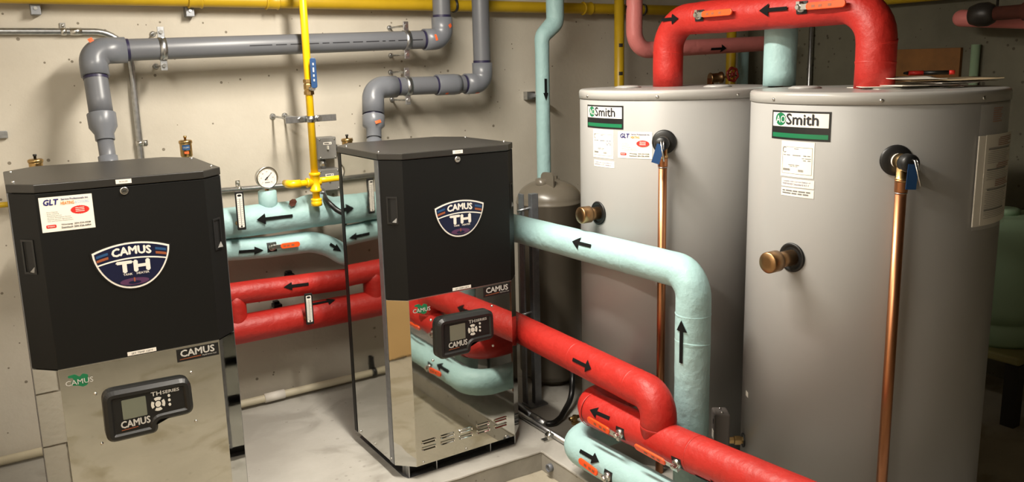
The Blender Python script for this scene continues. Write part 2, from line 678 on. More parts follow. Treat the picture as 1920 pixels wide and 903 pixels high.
# ================================================================== the setting
PAD = 0.09
XL, XR, YB, YF = -0.42, 4.40, 3.90, -1.9
b = MB(); b.box(((XL + XR) / 2, YB + 0.1, CEIL / 2), (XR - XL + 0.4, 0.2, CEIL)); struct(b.build('wall_back', 'wall_concrete'))
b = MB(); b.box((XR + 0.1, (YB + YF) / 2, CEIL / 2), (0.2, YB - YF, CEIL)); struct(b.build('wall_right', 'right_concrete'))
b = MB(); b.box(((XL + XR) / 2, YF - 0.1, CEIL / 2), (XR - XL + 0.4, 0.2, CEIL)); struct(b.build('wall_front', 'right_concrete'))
b = MB(); b.box((XL - 0.12, (YB + YF) / 2, CEIL / 2), (0.2, YB - YF, CEIL)); wl = struct(b.build('wall_left', 'mortar'))
blk = None
bw, bh = 0.40, 0.20
for j in range(13):
    for i in range(-1, 15):
        y0 = YF + i * bw + (bw / 2 if j % 2 else 0)
        y1 = min(y0 + bw, YB) ; y0 = max(y0, YF)
        if y1 - y0 < 0.05:
            continue
        z0 = j * bh; z1 = min(z0 + bh, CEIL)
        full = abs(y1 - y0 - bw) < 1e-6 and abs(z1 - z0 - bh) < 1e-6
        if full and blk:
            o = blk.copy(); COL.objects.link(o); o.location = (0, y0 - blk_y, z0 - blk_z)
            continue
        q = MB(); q.box((XL - 0.012, (y0 + y1) / 2, (z0 + z1) / 2), (0.024, y1 - y0 - 0.008, z1 - z0 - 0.008))
        o = q.build('block', 'block_white', wl)
        if full and not blk:
            blk, blk_y, blk_z = o, y0, z0
b = MB(); b.box(((XL + XR) / 2, (YB + YF) / 2, -0.05), (XR - XL + 0.4, YB - YF + 0.4, 0.1)); struct(b.build('floor', 'floor_concrete'))
b = MB(); b.box(((XL + XR) / 2, (YB + YF) / 2, CEIL + 0.05), (XR - XL + 0.4, YB - YF + 0.4, 0.1)); struct(b.build('ceiling', 'ceiling_concrete'))

# raised housekeeping pad, L-shaped, with a worn rough front edge
px, py = 1.81, 2.675
poly = [(XL, YB)]
n = 34
for i in range(n + 1):
    poly.append((XL + (px - XL) * i / n, py + random.uniform(-0.004, 0.004)))
for i in range(1, 22):
    poly.append((px + random.uniform(-0.004, 0.004), py - 0.085 * i))
poly += [(3.0, py - 0.085 * 21), (3.0, YB)]
fr = lambda a, c, h: Vector((a, c, h))
pm = MB(); pm.prism(poly, fr, PAD - 0.012, PAD); pad = struct(pm.build('floor_pad', 'pad_paint', bevel=0.006))
pm = MB(); pm.prism([(a + (0.004 if a < 2.9 else 0) * 0, c + 0.0) for a, c in inset(poly, 0.003)], fr, 0.001, PAD - 0.012); struct(pm.build('trim_1', 'pad_side'))
# cut-off conduit stub in the pad face
st = tag(None or bpy.data.objects.new('pipe_stub', None), 'short open conduit stub poking out of the pad step corner', 'pipe stub')
COL.objects.link(st); c = Vector((1.80, 2.60, 0.045)); st.location = c; ORG[st] = c
q = MB()
q.lathe([(0.017, 0), (0.017, 0.020), (0.013, 0.020), (0.013, 0.002)], (1.812, 2.60, 0.045), (-1, 0, 0), 20)
q.build('stub_tube', 'pvc_fitting', st)
q = MB(); q.lathe([(0.013, 0), (0.013, 0.001)], (1.811, 2.60, 0.045), (-1, 0, 0), 20); q.build('stub_bore', 'recess', st)

# ================================================================== water heaters
W, D, CX, CYc, CB = 0.60, 0.574, 0.065, 0.068, 0.11
ZL, ZLB, ZD, ZP = 1.310, 1.285, 0.747, 0.058
OCT = [(CX, 0), (W - CX, 0), (W, CYc), (W, D - CB), (W - CB * 0.8, D), (CB * 0.8, D), (0, D - CB), (0, CYc)]


def make_heater(label):
    t = thing('water_heater', (0, 0, 0), label, 'water heater')
    ff = plane_fr((0, 0, 0), (1, 0, 0), (0, 0, 1))  # front face: s = x, t = z, outward normal -y
    up = lambda a, c, h: Vector((a, c, h))
    # carcass behind the sheet panels
    q = MB(); q.prism(inset(OCT, 0.012), up, ZP + 0.004, ZLB - 0.002); q.build('casing', 'black_plastic', t)
    q = MB(); q.prism(inset(OCT, -0.003), up, ZLB, ZL); lid = q.build('lid', 'black_lid', t, bevel=0.003)
    for x, y in ((0.018, 0.10), (0.018, D - 0.16), (W - 0.018, 0.10), (W - 0.018, D - 0.16)):
        q = MB(); q.ball((x, y, ZL + 0.001), 0.005, 8, 6); q.build('lid_screw', 'steel', lid)

    def wrap(y_in, z0, z1, th, name, m, bev):
        path = [(0, CYc - 0.002), (CX, 0), (W - CX, 0), (W, CYc - 0.002)]
        inn = [(th, CYc + 0.004), (CX + th * 0.4, th), (W - CX - th * 0.4, th), (W - th, CYc + 0.004)]
        q = MB(); q.prism(path + inn[::-1], up, z0, z1)
        return q.build(name, m, t, bevel=bev)
    door = wrap(0, ZD, ZLB - 0.003, 0.016, 'door', 'black_paint', 0.0012)
    front = wrap(0, ZP, ZD - 0.003, 0.010, 'front_panel', 'mirror', 0.0006)
    # bright top edge of the lower panel
    q = MB(); q.box((W / 2, 0.004, ZD - 0.0015), (W - 2 * CX, 0.010, 0.003)); q.build('edge_trim', 'steel', front)
    # sides: polished sheet in a black frame
    for sx, xx in ((-1, 0.0), (1, W)):
        q = MB()
        q.box((xx - sx * 0.004, (CYc + 0.036 + D - CB - 0.030) / 2, (ZP + ZLB) / 2), (0.008, D - CB - 0.030 - CYc - 0.036, ZLB - ZP - 0.006))
        q.build('side_panel', 'mirror', t, bevel=0.0006)
        q = MB()
        q.box((xx - sx * 0.0035, D - CB - 0.013, (ZP + ZLB) / 2), (0.011, 0.030, ZLB - ZP - 0.004))
        q.build('corner_post', 'black_paint', t, bevel=0.001)
        q = MB()
        q.box((xx - sx * 0.0035, CYc + 0.019, (ZP + ZLB) / 2), (0.011, 0.034, ZLB - ZP - 0.004))
        q.build('corner_post', 'strut_steel', t, bevel=0.001)
        for yy in (0.09, 0.25, 0.40):
            q = MB(); q.ball((xx + sx * 0.0015, yy, ZP + 0.02), 0.0045, 8, 6); q.build('panel_screw', 'steel', t)
    # recessed hand grips on both door corners
    for sx in (-1, 1):
        if sx < 0:
            c0 = Vector((CX / 2, (CYc) / 2, 1.095)); X = Vector((CX, -CYc, 0)).normalized()
        else:
            c0 = Vector((W - CX / 2, CYc / 2, 1.095)); X = Vector((CX, CYc, 0)).normalized()
        g = plane_fr(c0, X, (0, 0, 1))
        q = MB()
        for a0, a1, b0, b1 in ((-0.022, 0.022, 0.046, 0.052), (-0.022, 0.022, -0.052, -0.046), (-0.022, -0.016, -0.046, 0.046), (0.016, 0.022, -0.046, 0.046)):
            q.prism([(a0, b0), (a1, b0), (a1, b1), (a0, b1)], g, -0.002, 0.003)
        gp = q.build('grip', 'black_plastic', door)
        q = MB(); q.prism([(-0.016, -0.046), (0.016, -0.046), (0.016, 0.046), (-0.016, 0.046)], g, -0.002, 0.0008); q.build('grip_recess', 'recess', door)
        q = MB(); q.add([g(-0.004, -0.046, 0.001), g(0.016, -0.046, 0.001), g(0.016, -0.028, 0.001), g(0.016, -0.046, 0.008), g(-0.004, -0.046, 0.006)], [(0, 1, 2), (1, 3, 2), (0, 2, 3, 4), (0, 4, 3, 1)]); q.build('grip_wedge', 'grey_box', door)
    # lock
    q = MB(); q.lathe([(0.0125, 0), (0.0125, 0.004), (0.010, 0.006)], (0.301, 0.001, 1.269), (0, -1, 0), 20); lk = q.build('lock', 'steel', door)
    q = MB(); q.box((0.301, -0.0055, 1.269), (0.010, 0.002, 0.003)); q.build('keyhole', 'recess', lk)
    # small white strips
    q = MB(); q.prism([(0.280, 1.2915), (0.324, 1.2915), (0.324, 1.3045), (0.280, 1.3045)], ff, 0.003, 0.0042); s1 = q.build('label_strip', 'white', lid)
    q = MB(); text(q, 'BOILER', ff, 0.290, 1.2955, 0.024, 0.005, 0.0048); q.build('lettering', 'print_grey', lid)
    q = MB(); q.prism([(0.258, 0.7495), (0.342, 0.7495), (0.342, 0.7615), (0.258, 0.7615)], ff, 0.0, 0.0012); q.build('label_strip', 'white', door)
    q = MB(); text(q, 'SET TEMP 150°F', ff, 0.270, 0.7525, 0.062, 0.0062, 0.0018); q.build('lettering', 'print', door)

    # shield badge -------------------------------------------------
    def shield(x0, x1, zt, ztop, zb, n=14):
        pts = []
        cx = (x0 + x1) / 2
        for i in range(n + 1):                     # top, bowed up
            a = i / n
            pts.append((x0 + (x1 - x0) * a, zt + (ztop - zt) * (1 - (2 * a - 1) ** 2)))
        for i in range(1, n):                      # right side down to the tip
            a = i / n
            pts.append((x1 - (x1 - cx) * (a ** 1.55), zt + (zb - zt) * (math.sin(a * math.pi / 2) ** 0.92)))
        pts.append((cx, zb))
        for i in range(n - 1, 0, -1):
            a = i / n
            pts.append((x0 + (cx - x0) * (a ** 1.55), zt + (zb - zt) * (math.sin(a * math.pi / 2) ** 0.92)))
        return pts[::-1]
    q = MB(); q.prism(shield(0.187, 0.417, 1.089, 1.112, 0.960), ff, 0.0, 0.002); badge = q.build('badge', 'black_plastic', t)
    q = MB(); q.prism(shield(0.192, 0.412, 1.087, 1.109, 0.964), ff, 0.002, 0.0030); q.build('badge_border', 'white', badge)
    q = MB(); q.prism(shield(0.198, 0.406, 1.083, 1.104, 0.970), ff, 0.003, 0.0038); q.build('badge_field', 'navy', badge)
    arcf = lambda x: 0.021 * (1 - ((x - 0.302) / 0.104) ** 2)
    # white divider band between name and emblem
    q = MB()
    for i in range(16):
        x = 0.204 + 0.196 * i / 16; x2 = 0.204 + 0.196 * (i + 1) / 16
        q.add([ff(x, 1.043 + arcf(x) * 0.7, 0.0043), ff(x2, 1.043 + arcf(x2) * 0.7, 0.0043), ff(x2, 1.0475 + arcf(x2) * 0.7, 0.0043), ff(x, 1.0475 + arcf(x) * 0.7, 0.0043)], [(0, 1, 2, 3)])
    text(q, 'CAMUS', ff, 0.247, 1.0565, 0.110, 0.024, 0.0043, bold=0.06, arc=lambda x: 0.016 * (1 - ((x - 0.302) / 0.104) ** 2))
    text(q, 'T', ff, 0.257, 1.018, 0.042, 0.032, 0.0043, bold=0.08)
    text(q, 'H', ff, 0.306, 1.018, 0.042, 0.032, 0.0043, bold=0.08)
    text(q, 'TANK', ff, 0.272, 1.007, 0.026, 0.0065, 0.0043, bold=0.02)
    text(q, 'HEATER', ff, 0.310, 1.007, 0.036, 0.0065, 0.0043, bold=0.02)
    q.build('lettering', 'white', badge)
    for k, (mm, dz) in enumerate((('steelblue', 0.012), ('rust', -0.001))):
        for s in (-1, 1):
            q = MB()
            x0, x1 = (0.203, 0.236) if s < 0 else (0.370, 0.401)
            for i in range(4):
                a = x0 + (x1 - x0) * i / 4; c = x0 + (x1 - x0) * (i + 1) / 4
                zz = lambda x: 1.066 + arcf(x) * 0.75 - 0.010
                q.add([ff(a, zz(a) + dz, 0.0043), ff(c, zz(c) + dz, 0.0043), ff(c, zz(c) + dz + 0.008, 0.0043), ff(a, zz(a) + dz + 0.008, 0.0043)], [(0, 1, 2, 3)])
            q.build('badge_stripe', mm, badge)
    q = MB(); q.flat([(a, c) for a, c in ellipse(0.302, 0.986, 0.042, 0.011, 20)], ff, 0.0042); q.build('badge_pool', 'purple', badge)
    q = MB(); q.flat([(a, c) for a, c in ellipse(0.302, 0.983, 0.018, 0.005, 16)], ff, 0.0046); q.build('badge_ring', 'navy', badge)
    q = MB(); q.flat([(0.3, 0.985), (0.304, 0.985), (0.304, 0.998), (0.3, 0.998)], ff, 0.0048); q.build('badge_splash', 'rust', badge)

    # name plate and small animal-like green emblem ----------------
    q = MB(); q.prism([(0.400, 0.697), (0.531, 0.697), (0.531, 0.739), (0.400, 0.739)], ff, 0, 0.0015); npl = q.build('name_plate', 'black_plastic', front)
    q = MB(); text(q, 'CAMUS', ff, 0.412, 0.713, 0.105, 0.022, 0.002, bold=0.04); q.build('lettering', 'silver_print', npl); q = MB(); text(q, 'Hydronics Ltd', ff, 0.478, 0.703, 0.044, 0.006, 0.002); q.build('lettering', 'silver_print', npl)
    q = MB(); q.flat([(0.408, 0.7035), (0.474, 0.7055), (0.474, 0.7085), (0.408, 0.7055)], ff, 0.002); q.build('plate_stripe', 'rust', npl)
    leaf = [(0.088, 0.722), (0.108, 0.724), (0.120, 0.713), (0.128, 0.722), (0.143, 0.716), (0.141, 0.700), (0.139, 0.684), (0.126, 0.680), (0.112, 0.687), (0.098, 0.689), (0.094, 0.697), (0.103, 0.708), (0.100, 0.714), (0.089, 0.715)]
    q = MB(); q.prism(round_poly(leaf, [0.004] * len(leaf), 3)[::-1], ff, 0.0, 0.0010); lf = q.build('emblem', 'logo_green', front)
    q = MB(); text(q, 'CAMUS', ff, 0.080, 0.691, 0.075, 0.016, 0.0016, bold=0.012); q.build('lettering', 'silver_print', lf)

    # control panel ------------------------------------------------
    cp = [(0.170, 0.487), (0.318, 0.487), (0.322, 0.524), (0.432, 0.524), (0.430, 0.648), (0.172, 0.654)]
    out = round_poly(cp, [0.030, 0.022, 0.012, 0.028, 0.034, 0.034], 6)
    N = len(out)
    q = MB()
    q.add([ff(a, c, 0.0) for a, c in out] + [ff(a, c, 0.020) for a, c in out] + [ff(a, c, 0.034) for a, c in inset(out, 0.010)] + [ff(a, c, 0.034) for a, c in inset(out, 0.020)] + [ff(a, c, 0.028) for a, c in inset(out, 0.026)],
          [tuple(range(N))[::-1]] + [(j * N + i, j * N + (i + 1) % N, (j + 1) * N + (i + 1) % N, (j + 1) * N + i) for j in range(4) for i in range(N)] + [tuple(range(4 * N, 5 * N))])
    pan = q.build('control_panel', 'black_plastic', t)
    q = MB()
    q.prism([(0.200, 0.518), (0.298, 0.518), (0.305, 0.550), (0.404, 0.556), (0.402, 0.629), (0.200, 0.632)], ff, 0.027, 0.0292); q.build('keypad', 'recess', pan)
    q = MB(); q.prism(rrect(0.222, 0.292, 0.556, 0.620, 0.003), ff, 0.029, 0.0305); q.build('screen', 'lcd', pan)
    q = MB(); q.prism(ellipse(0.326, 0.584, 0.0085, 0.0095, 20), ff, 0.029, 0.032); q.build('button', 'button', pan)
    for k in range(4):
        a0 = math.pi / 2 * k
        pts = []
        for i in range(7):
            a = a0 - 0.55 + 1.1 * i / 6
            pts.append((0.326 + 0.021 * math.cos(a), 0.584 + 0.0225 * math.sin(a)))
        for i in range(6, -1, -1):
            a = a0 - 0.55 + 1.1 * i / 6
            pts.append((0.326 + 0.0125 * math.cos(a), 0.584 + 0.0135 * math.sin(a)))
        q = MB(); q.prism(pts, ff, 0.029, 0.032); q.build('button', 'button', pan)
    for zz in (0.604, 0.589, 0.574):
        q = MB(); q.prism(ellipse(0.360, zz, 0.004, 0.0045, 12), ff, 0.029, 0.032); q.build('indicator', 'button', pan)
    q = MB()
    text(q, 'TH', ff, 0.308, 0.6135, 0.030, 0.013, 0.0315, bold=0.03); text(q, 'SERIES', ff, 0.342, 0.6145, 0.050, 0.010, 0.0315, bold=0.04)
    text(q, 'CAMUS', ff, 0.214, 0.530, 0.084, 0.022, 0.0315, bold=0.04)
    q.build('lettering', 'silver_print', pan)
    q = MB(); q.flat([(0.214, 0.522), (0.262, 0.524), (0.262, 0.5265), (0.214, 0.5245)], ff, 0.0315); q.build('panel_stripe', 'rust', pan)
    for x, z in ((0.156, 0.650), (0.438, 0.655), (0.438, 0.485), (0.157, 0.484), (0.095, 0.070), (0.293, 0.070), (0.490, 0.070)):
        q = MB(); q.ball((x, -0.001, z), 0.0052, 10, 6); q.build('panel_screw', 'steel', front)
    # pressed louvres, two rows of five
    for i in range(5):
        for zz in (0.153, 0.126):
            x0 = 0.089 + i * 0.0855
            st_ = round_poly([(x0, zz - 0.008), (x0 + 0.066, zz - 0.008), (x0 + 0.066, zz + 0.008), (x0, zz + 0.008)], [0.0079] * 4, 5)
            K = len(st_)
            q = MB()
            q.add([ff(a, c, 0.0) for a, c in st_] + [ff(a, c, 0.005) for a, c in inset(st_, 0.002)] + [ff(a, c, 0.002) for a, c in inset(st_, 0.0045)],
                  [(j * K + k, j * K + (k + 1) % K, (j + 1) * K + (k + 1) % K, (j + 1) * K + k) for j in range(2) for k in range(K)])
            lv = q.build('louvre', 'mirror', front)
            ii = inset(st_, 0.0045)
            q = MB(); q.add([ff(a, c, 0.0015 + (c - zz) * 0.22) for a, c in ii], [tuple(range(K))]); q.build('louvre_slot', 'steel', front)
    # base frame
    base = [(0.04, 0.03), (W - 0.04, 0.03), (W - 0.03, 0.06), (W - 0.03, D - 0.08), (W - 0.08, D - 0.03), (0.08, D - 0.03), (0.03, D - 0.08), (0.03, 0.06)]
    q = MB(); q.prism(inset(base, 0.035), up, 0.0, ZP + 0.004); bs = q.build('base', 'recess', t)
    q = MB(); q.prism(base, up, 0.0, 0.004); q.build('base_rail', 'strut_steel', bs)
    for x in (0.045, 0.17, 0.43, W - 0.045):
        q = MB(); q.box((x, 0.06, ZP / 2), (0.004, 0.06, ZP)); q.build('base_foot', 'galvanised', bs)
    return t


h1 = make_heater('black and mirror-polished water heater at the left, with paper sticker on its door')
h2 = copy_tree(h1)
h1.location = (0.0142, 2.7034, PAD); h1.rotation_euler = (0, 0, -0.0017)
h2.location = (1.1994, 2.7514, PAD - 0.003); h2.rotation_euler = (0, 0, 0.0185)
h2['label'] = 'black and mirror-polished water heater in the middle, louvres above its base'


# contractor sticker: built through a frame so that it can lie flat or round a tank
def glt_sticker(parent, fr, x0, z0, w, h, base_h=0.0, nx=1):
    e = 0.0007 if nx == 1 else 0.0012
    X = lambda a: x0 + a * w
    Z = lambda a: z0 + a * h
    q = MB(); q.slab(x0, x0 + w, z0, z0 + h, fr, base_h, base_h + e, max(nx, 1)); st = q.build('sticker', 'paper', parent)
    hh = base_h + e * 1.7
    q = MB(); text(q, 'GLT', fr, X(.08), Z(.77), w * .28, h * .16, hh, bold=0.05, shear=0.2); text(q, 'Service Professionals Inc.', fr, X(.41), Z(.885), w * .52, h * .055, hh, bold=0.015); q.build('lettering', 'print_blue', st)
    q = MB(); text(q, 'HEATING', fr, X(.40), Z(.755), w * .25, h * .09, hh, bold=0.02); q.build('lettering', 'print_orange', st)
    q = MB(); text(q, '& COOLING', fr, X(.67), Z(.760), w * .26, h * .08, hh); q.build('lettering', 'print_sky', st)
    q = MB(); q.flat([(a, c) for a, c in ellipse(X(.745), Z(.57), w * .185, h * .125, 48, 0.08)], fr, hh + (0.0012 if nx > 1 else 0)); bst = q.build('starburst', 'print_red', st)
    q = MB()
    for i, s in enumerate(('#7 11', '#11 3 9', '#7')):
        text(q, s, fr, X(.66), Z(.615 - i * .05), w * .17, h * .025, hh + (0.002 if nx > 1 else 0.0005))
    q.build('lettering', 'paper', st)
    q = MB()
    for i, (s, ww) in enumerate((('· Duct Cleaning', .22), ('· Drain Cleaning', .24), ('· Plumbing Service', .29), ('· 24 Hour Emergency Service', .46), ('· Planned Service Agreements', .48), ('· A/C and Furnace Replacement', .50))):
        text(q, s, fr, X(.10), Z(.545 - i * .052), w * ww, h * .036, hh)
    text(q, 'Winnipeg  204-334-4328', fr, X(.36), Z(.155), w * .56, h * .055, hh, bold=0.01)
    text(q, 'Steinbach 204-326-4494', fr, X(.36), Z(.075), w * .56, h * .055, hh, bold=0.01)
    q.build('lettering', 'print', st)
    q = MB(); q.flat(rrect(X(.08), X(.27), Z(.11), Z(.205), h * .03), fr, hh); q.build('brand_patch', 'print_red', st)
    q = MB(); text(q, 'bryant', fr, X(.11), Z(.13), w * .13, h * .055, hh + 0.0006, bold=0.02); q.build('lettering', 'paper', st)
    return st


glt_sticker(h1, plane_fr((0, 0, 0), (1, 0, 0), (0, 0, 1)), 0.073, 1.167, 0.139, 0.103)


# ================================================================== storage tanks
TR, TTOP = 0.3965, 1.603
TA, TB = (2.425, 2.535), (2.516, 1.680)


def make_tank(cx, cy, label):
    t = thing('storage_tank', (cx, cy, PAD), label, 'water tank')
    q = MB(); q.lathe([(TR, 0.0), (TR, TTOP - 0.037 - PAD - 0.004), (TR - 0.0025, TTOP - 0.037 - PAD)], (cx, cy, PAD), (0, 0, 1), 128); q.build('jacket', 'tank_grey', t)
    q = MB(); q.lathe([(TR + 0.001, 0), (TR + 0.0035, 0.001), (TR + 0.0035, 0.026), (TR + 0.001, 0.033), (TR - 0.006, 0.0365), (TR - 0.016, 0.037)], (cx, cy, TTOP - 0.037), (0, 0, 1), 128); tc = q.build('top_cap', 'tank_top', t)
    for a in (166.7, -143.0, -98.4, -50, 0, 50, 110):
        r = math.radians(a)
        n = Vector((math.cos(r), math.sin(r), 0))
        q = MB(); q.lathe([(0.006, -0.001), (0.006, 0.002), (0.003, 0.004)], Vector((cx, cy, TTOP - 0.024)) + n * (TR + 0.0035), n, 8); q.build('cap_screw', 'steel', tc)
    f = cyl_fr((cx, cy), TR, math.pi)
    deg = lambda a: math.radians(a if a >= 0 else a + 360) * TR - math.pi * TR
    # maker's plate
    x0, x1, z0, z1 = deg(165.8), deg(-162.8), 1.455, 1.545
    q = MB(); q.slab(x0, x1, z0, z1, f, 0.0, 0.0015, 14); pl_ = q.build('maker_plate', 'black_plastic', t)
    q = MB(); q.sheet(x0 + 0.006, x1 - 0.006, 1.4955, z1 - 0.006, f, 0.0020, 14); q.build('plate_field', 'white', pl_)
    q = MB(); q.sheet(x0 + 0.006, x1 - 0.006, z0 + 0.006, z0 + 0.020, f, 0.0020, 14); q.build('plate_band', 'logo_green', pl_)
    wdt = x1 - x0
    cxp, czp = x0 + wdt * .19, 1.5185
    q = MB()
    e = ellipse(cxp, czp, 0.0225, 0.0205, 28)
    q.add([f(a, c, 0.0026) for a, c in e] + [f(cxp, czp, 0.0026)], [(i, (i + 1) % 28, 28) for i in range(28)]); q.build('logo_disc', 'logo_green', pl_)
    q = MB(); text(q, 'AO', f, cxp - 0.019, czp - 0.0115, 0.040, 0.023, 0.0032, bold=0.0); q.build('lettering', 'white', pl_)
    q = MB(); text(q, 'Smith', f, x0 + wdt * .305, czp - 0.0155, wdt * .52, 0.034, 0.0030, bold=0.025); q.build('lettering', 'print', pl_)
    # rating label
    x0, x1, z0, z1 = deg(172.8), deg(-169.6), 1.338, 1.450
    q = MB(); q.slab(x0, x1, z0, z1, f, 0.0, 0.0010, 10); rl = q.build('rating_label', 'paper', t)
    q = MB()
    ln = 0.0008
    for a0, a1, b0, b1 in ((.05, .95, .84, .84 + .008), (.05, .95, .09, .098), (.05, .058, .09, .84), (.942, .95, .09, .84)):
        q.sheet(x0 + (x1 - x0) * a0, x0 + (x1 - x0) * a1, z0 + (z1 - z0) * b0, z0 + (z1 - z0) * b1, f, 0.0017, 6)
    q.build('rule', 'print_grey', rl)
    q = MB()
    X = lambda a: x0 + (x1 - x0) * a
    Z = lambda a: z0 + (z1 - z0) * a
    wl_ = x1 - x0; hl = z1 - z0
    text(q, '#5', f, X(.42), Z(.79), wl_ * .14, hl * .02, .0017)
    text(q, '#3 4', f, X(.08), Z(.60), wl_ * .22, hl * .03, .0017); text(q, '#8', f, X(.38), Z(.60), wl_ * .24, hl * .03, .0017); text(q, '#3 3', f, X(.70), Z(.60), wl_ * .2, hl * .03, .0017)
    text(q, '#3 7', f, X(.66), Z(.53), wl_ * .26, hl * .02, .0017); text(q, '#3', f, X(.70), Z(.47), wl_ * .08, hl * .03, .0017); text(q, '#3', f, X(.83), Z(.47), wl_ * .08, hl * .03, .0017)
    text(q, '#7 4', f, X(.25), Z(.33), wl_ * .34, hl * .022, .0017); text(q, '#4 2 3', f, X(.30), Z(.295), wl_ * .24, hl * .02, .0017)
    for i in range(14):
        a = .08 + i * .0165
        q.sheet(X(a), X(a + (.011 if i % 3 else .006)), Z(.17), Z(.235), f, 0.0017)
    for i in range(8):
        a = .56 + i * .0195
        q.sheet(X(a), X(a + (.012 if i % 2 else .006)), Z(.16), Z(.225), f, 0.0017)
    e = ellipse(X(.12), Z(.76), .008, .009, 18); e2 = ellipse(X(.12), Z(.76), .0058, .0068, 18)
    q.add([f(a, c, .0017) for a, c in e] + [f(a, c, .0017) for a, c in e2], [(i, (i + 1) % 18, 18 + (i + 1) % 18, 18 + i) for i in range(2, 16)])
    q.build('lettering', 'print_grey', rl)
    return t, f, deg


ta, fa, dga = make_tank(*TA, 'grey storage tank behind the insulated aqua riser, beside the expansion tank')
tb, fb, dgb = make_tank(*TB, 'grey storage tank in the right foreground with papers on top')
# further strips, one on the far tank and two on the near one
for t, f, rows in ((ta, fa, ((1.302, 1.328, 'Complies with Current Edition of', 'NSF/ANSI 61/372 Standard'),)), (tb, fb, ((1.306, 1.332, 'Complies with Current Edition of', 'NSF/ANSI Standard 61-1'), (1.276, 1.302, '#3 7 5 7 4', '#9 5 4 5')))):
    for k, (z0, z1, s1, s2) in enumerate(rows):
        x0, x1 = dga(173.6), dga(-169.0)
        q = MB(); q.slab(x0, x1, z0, z1, f, 0.0, 0.001, 8); st = q.build('notice_strip', 'paper', t)
        q = MB(); text(q, s1, f, x0 + 0.006, z0 + 0.0145, (x1 - x0) * .85, 0.006, 0.0017); text(q, s2, f, x0 + 0.006, z0 + 0.0065, (x1 - x0) * .80, 0.006, 0.0017)
        q.build('lettering', 'print_blue' if k == 0 else 'print_grey', st)
glt_sticker(ta, fa, dga(-166.3), 1.345, dga(-145.6) - dga(-166.3), 0.102, 0.0, nx=10)
x0 = dgb(148.5)
q = MB(); q.slab(x0 - 0.012, x0 + 0.012, 0.515, 0.533, fb, 0, 0.0008, 3); q.build('notice_strip', 'paper', tb)


def radial(c, a, z):
    n = Vector((math.cos(math.radians(a)), math.sin(math.radians(a)), 0))
    return Vector((c[0], c[1], z)) + n * TR, n


def relief_valve(c, ang, z, side, zend, label, turn):
    p, n = radial(c, ang, z)
    n0 = n.copy()
    n = Vector((math.cos(math.radians(ang + turn)), math.sin(math.radians(ang + turn)), 0))
    t = thing('relief_valve', p, label, 'relief valve')
    q = MB(); q.lathe([(0.045, 0.0), (0.046, 0.004), (0.040, 0.008), (0.022, 0.009)], p, n0, 32); q.build('escutcheon', 'black_plastic', t)
    q = MB(); q.lathe([(0.019, 0.0), (0.019, 0.022), (0.023, 0.024), (0.023, 0.052), (0.021, 0.060)], p, n, 24); q.build('body', 'brass', t)
    q = MB(); q.lathe([(0.0195, 0.012), (0.0215, 0.013), (0.0215, 0.018), (0.0195, 0.019)], p, n, 20, caps=False); q.build('sealant', 'white', t)
    pc = p + n * 0.042
    q = MB(); q.lathe([(0.017, -0.01), (0.017, -0.045), (0.019, -0.046), (0.019, -0.058)], pc, (0, 0, 1), 20); q.build('outlet', 'brass', t)
    q = MB(); q.lathe([(0.024, 0.056), (0.0265, 0.060), (0.0265, 0.088), (0.022, 0.095), (0.010, 0.097)], p, n, 28); q.build('cap', 'black_plastic', t)
    e = p + n * 0.099
    X = Vector((-n.y, n.x, 0)) * 1.0
    q = MB()
    q.tube([e + Vector((0, 0, 0.012)), e + n * 0.012 + Vector((0, 0, 0.010)), e + n * 0.022 - Vector((0, 0, 0.025)) + X * 0.006, e + n * 0.026 - Vector((0, 0, 0.06)) + X * 0.014], 0.0028, 8)
    q.tube([e + Vector((0, 0, 0.012)) + X * 0.009, e + n * 0.010 + Vector((0, 0, 0.008)) + X * 0.009, e + n * 0.019 - Vector((0, 0, 0.016)) + X * 0.010], 0.0022, 8)
    q.build('test_lever', 'steel', t)
    q = MB(); d = (Vector((0, 0, -1)) - X * side).normalized(); y = n.cross(d)
    q.box(e + n * 0.006 + d * 0.036, (0.072, 0.030, 0.0012), d, y, n); q.build('tag', 'blue', t)
    # copper drain
    top = pc - Vector((0, 0, 0.052))
    u = thing('drain_pipe', (top.x, top.y, zend), label.replace('relief valve', 'drain pipe').replace('brass pressure', 'straight copper').replace('on the', 'running down the').replace(' with blue tag', ''), 'pipe')
    q = MB(); q.cyl(top, (top.x, top.y, zend), 0.0160, 28); q.build('tube', 'copper', u)
    q = MB(); q.lathe([(0.0178, -0.036), (0.0185, -0.034), (0.0185, -0.004), (0.0195, 0.0)], top, (0, 0, 1), 24); q.build('adapter', 'copper', u)
    q = MB(); q.lathe([(0.0182, -0.040), (0.0182, -0.0375)], top, (0, 0, 1), 24); q.build('solder_ring', 'steel', u)


relief_valve(TA, -139.1, 1.411, 0.30, PAD, 'brass pressure relief valve with blue tag on the far tank', 0)
relief_valve(TB, -136.0, 1.405, 0.05, PAD, 'brass pressure relief valve with blue tag on the near tank', 14)


def brass_plug(c, ang, z, L, label):
    p, n = radial(c, ang, z)
    t = thing('capped_nipple', p, label, 'pipe cap', 'capped tank outlets')
    q = MB(); q.lathe([(0.047, -0.004), (0.048, 0.003), (0.044, 0.006), (0.038, 0.004), (0.034, 0.001)], p, n, 32); q.build('grommet', 'black_plastic', t)
    q = MB(); q.cyl(p - n * 0.01, p + n * L, 0.0255, 28); q.build('nipple', 'bronze', t)
    q = MB(); q.lathe([(0.027, L - 0.046), (0.034, L - 0.040), (0.034, L + 0.002), (0.031, L + 0.006), (0.012, L + 0.0065)], p, n, 32); q.build('cap', 'bronze', t)
    return t


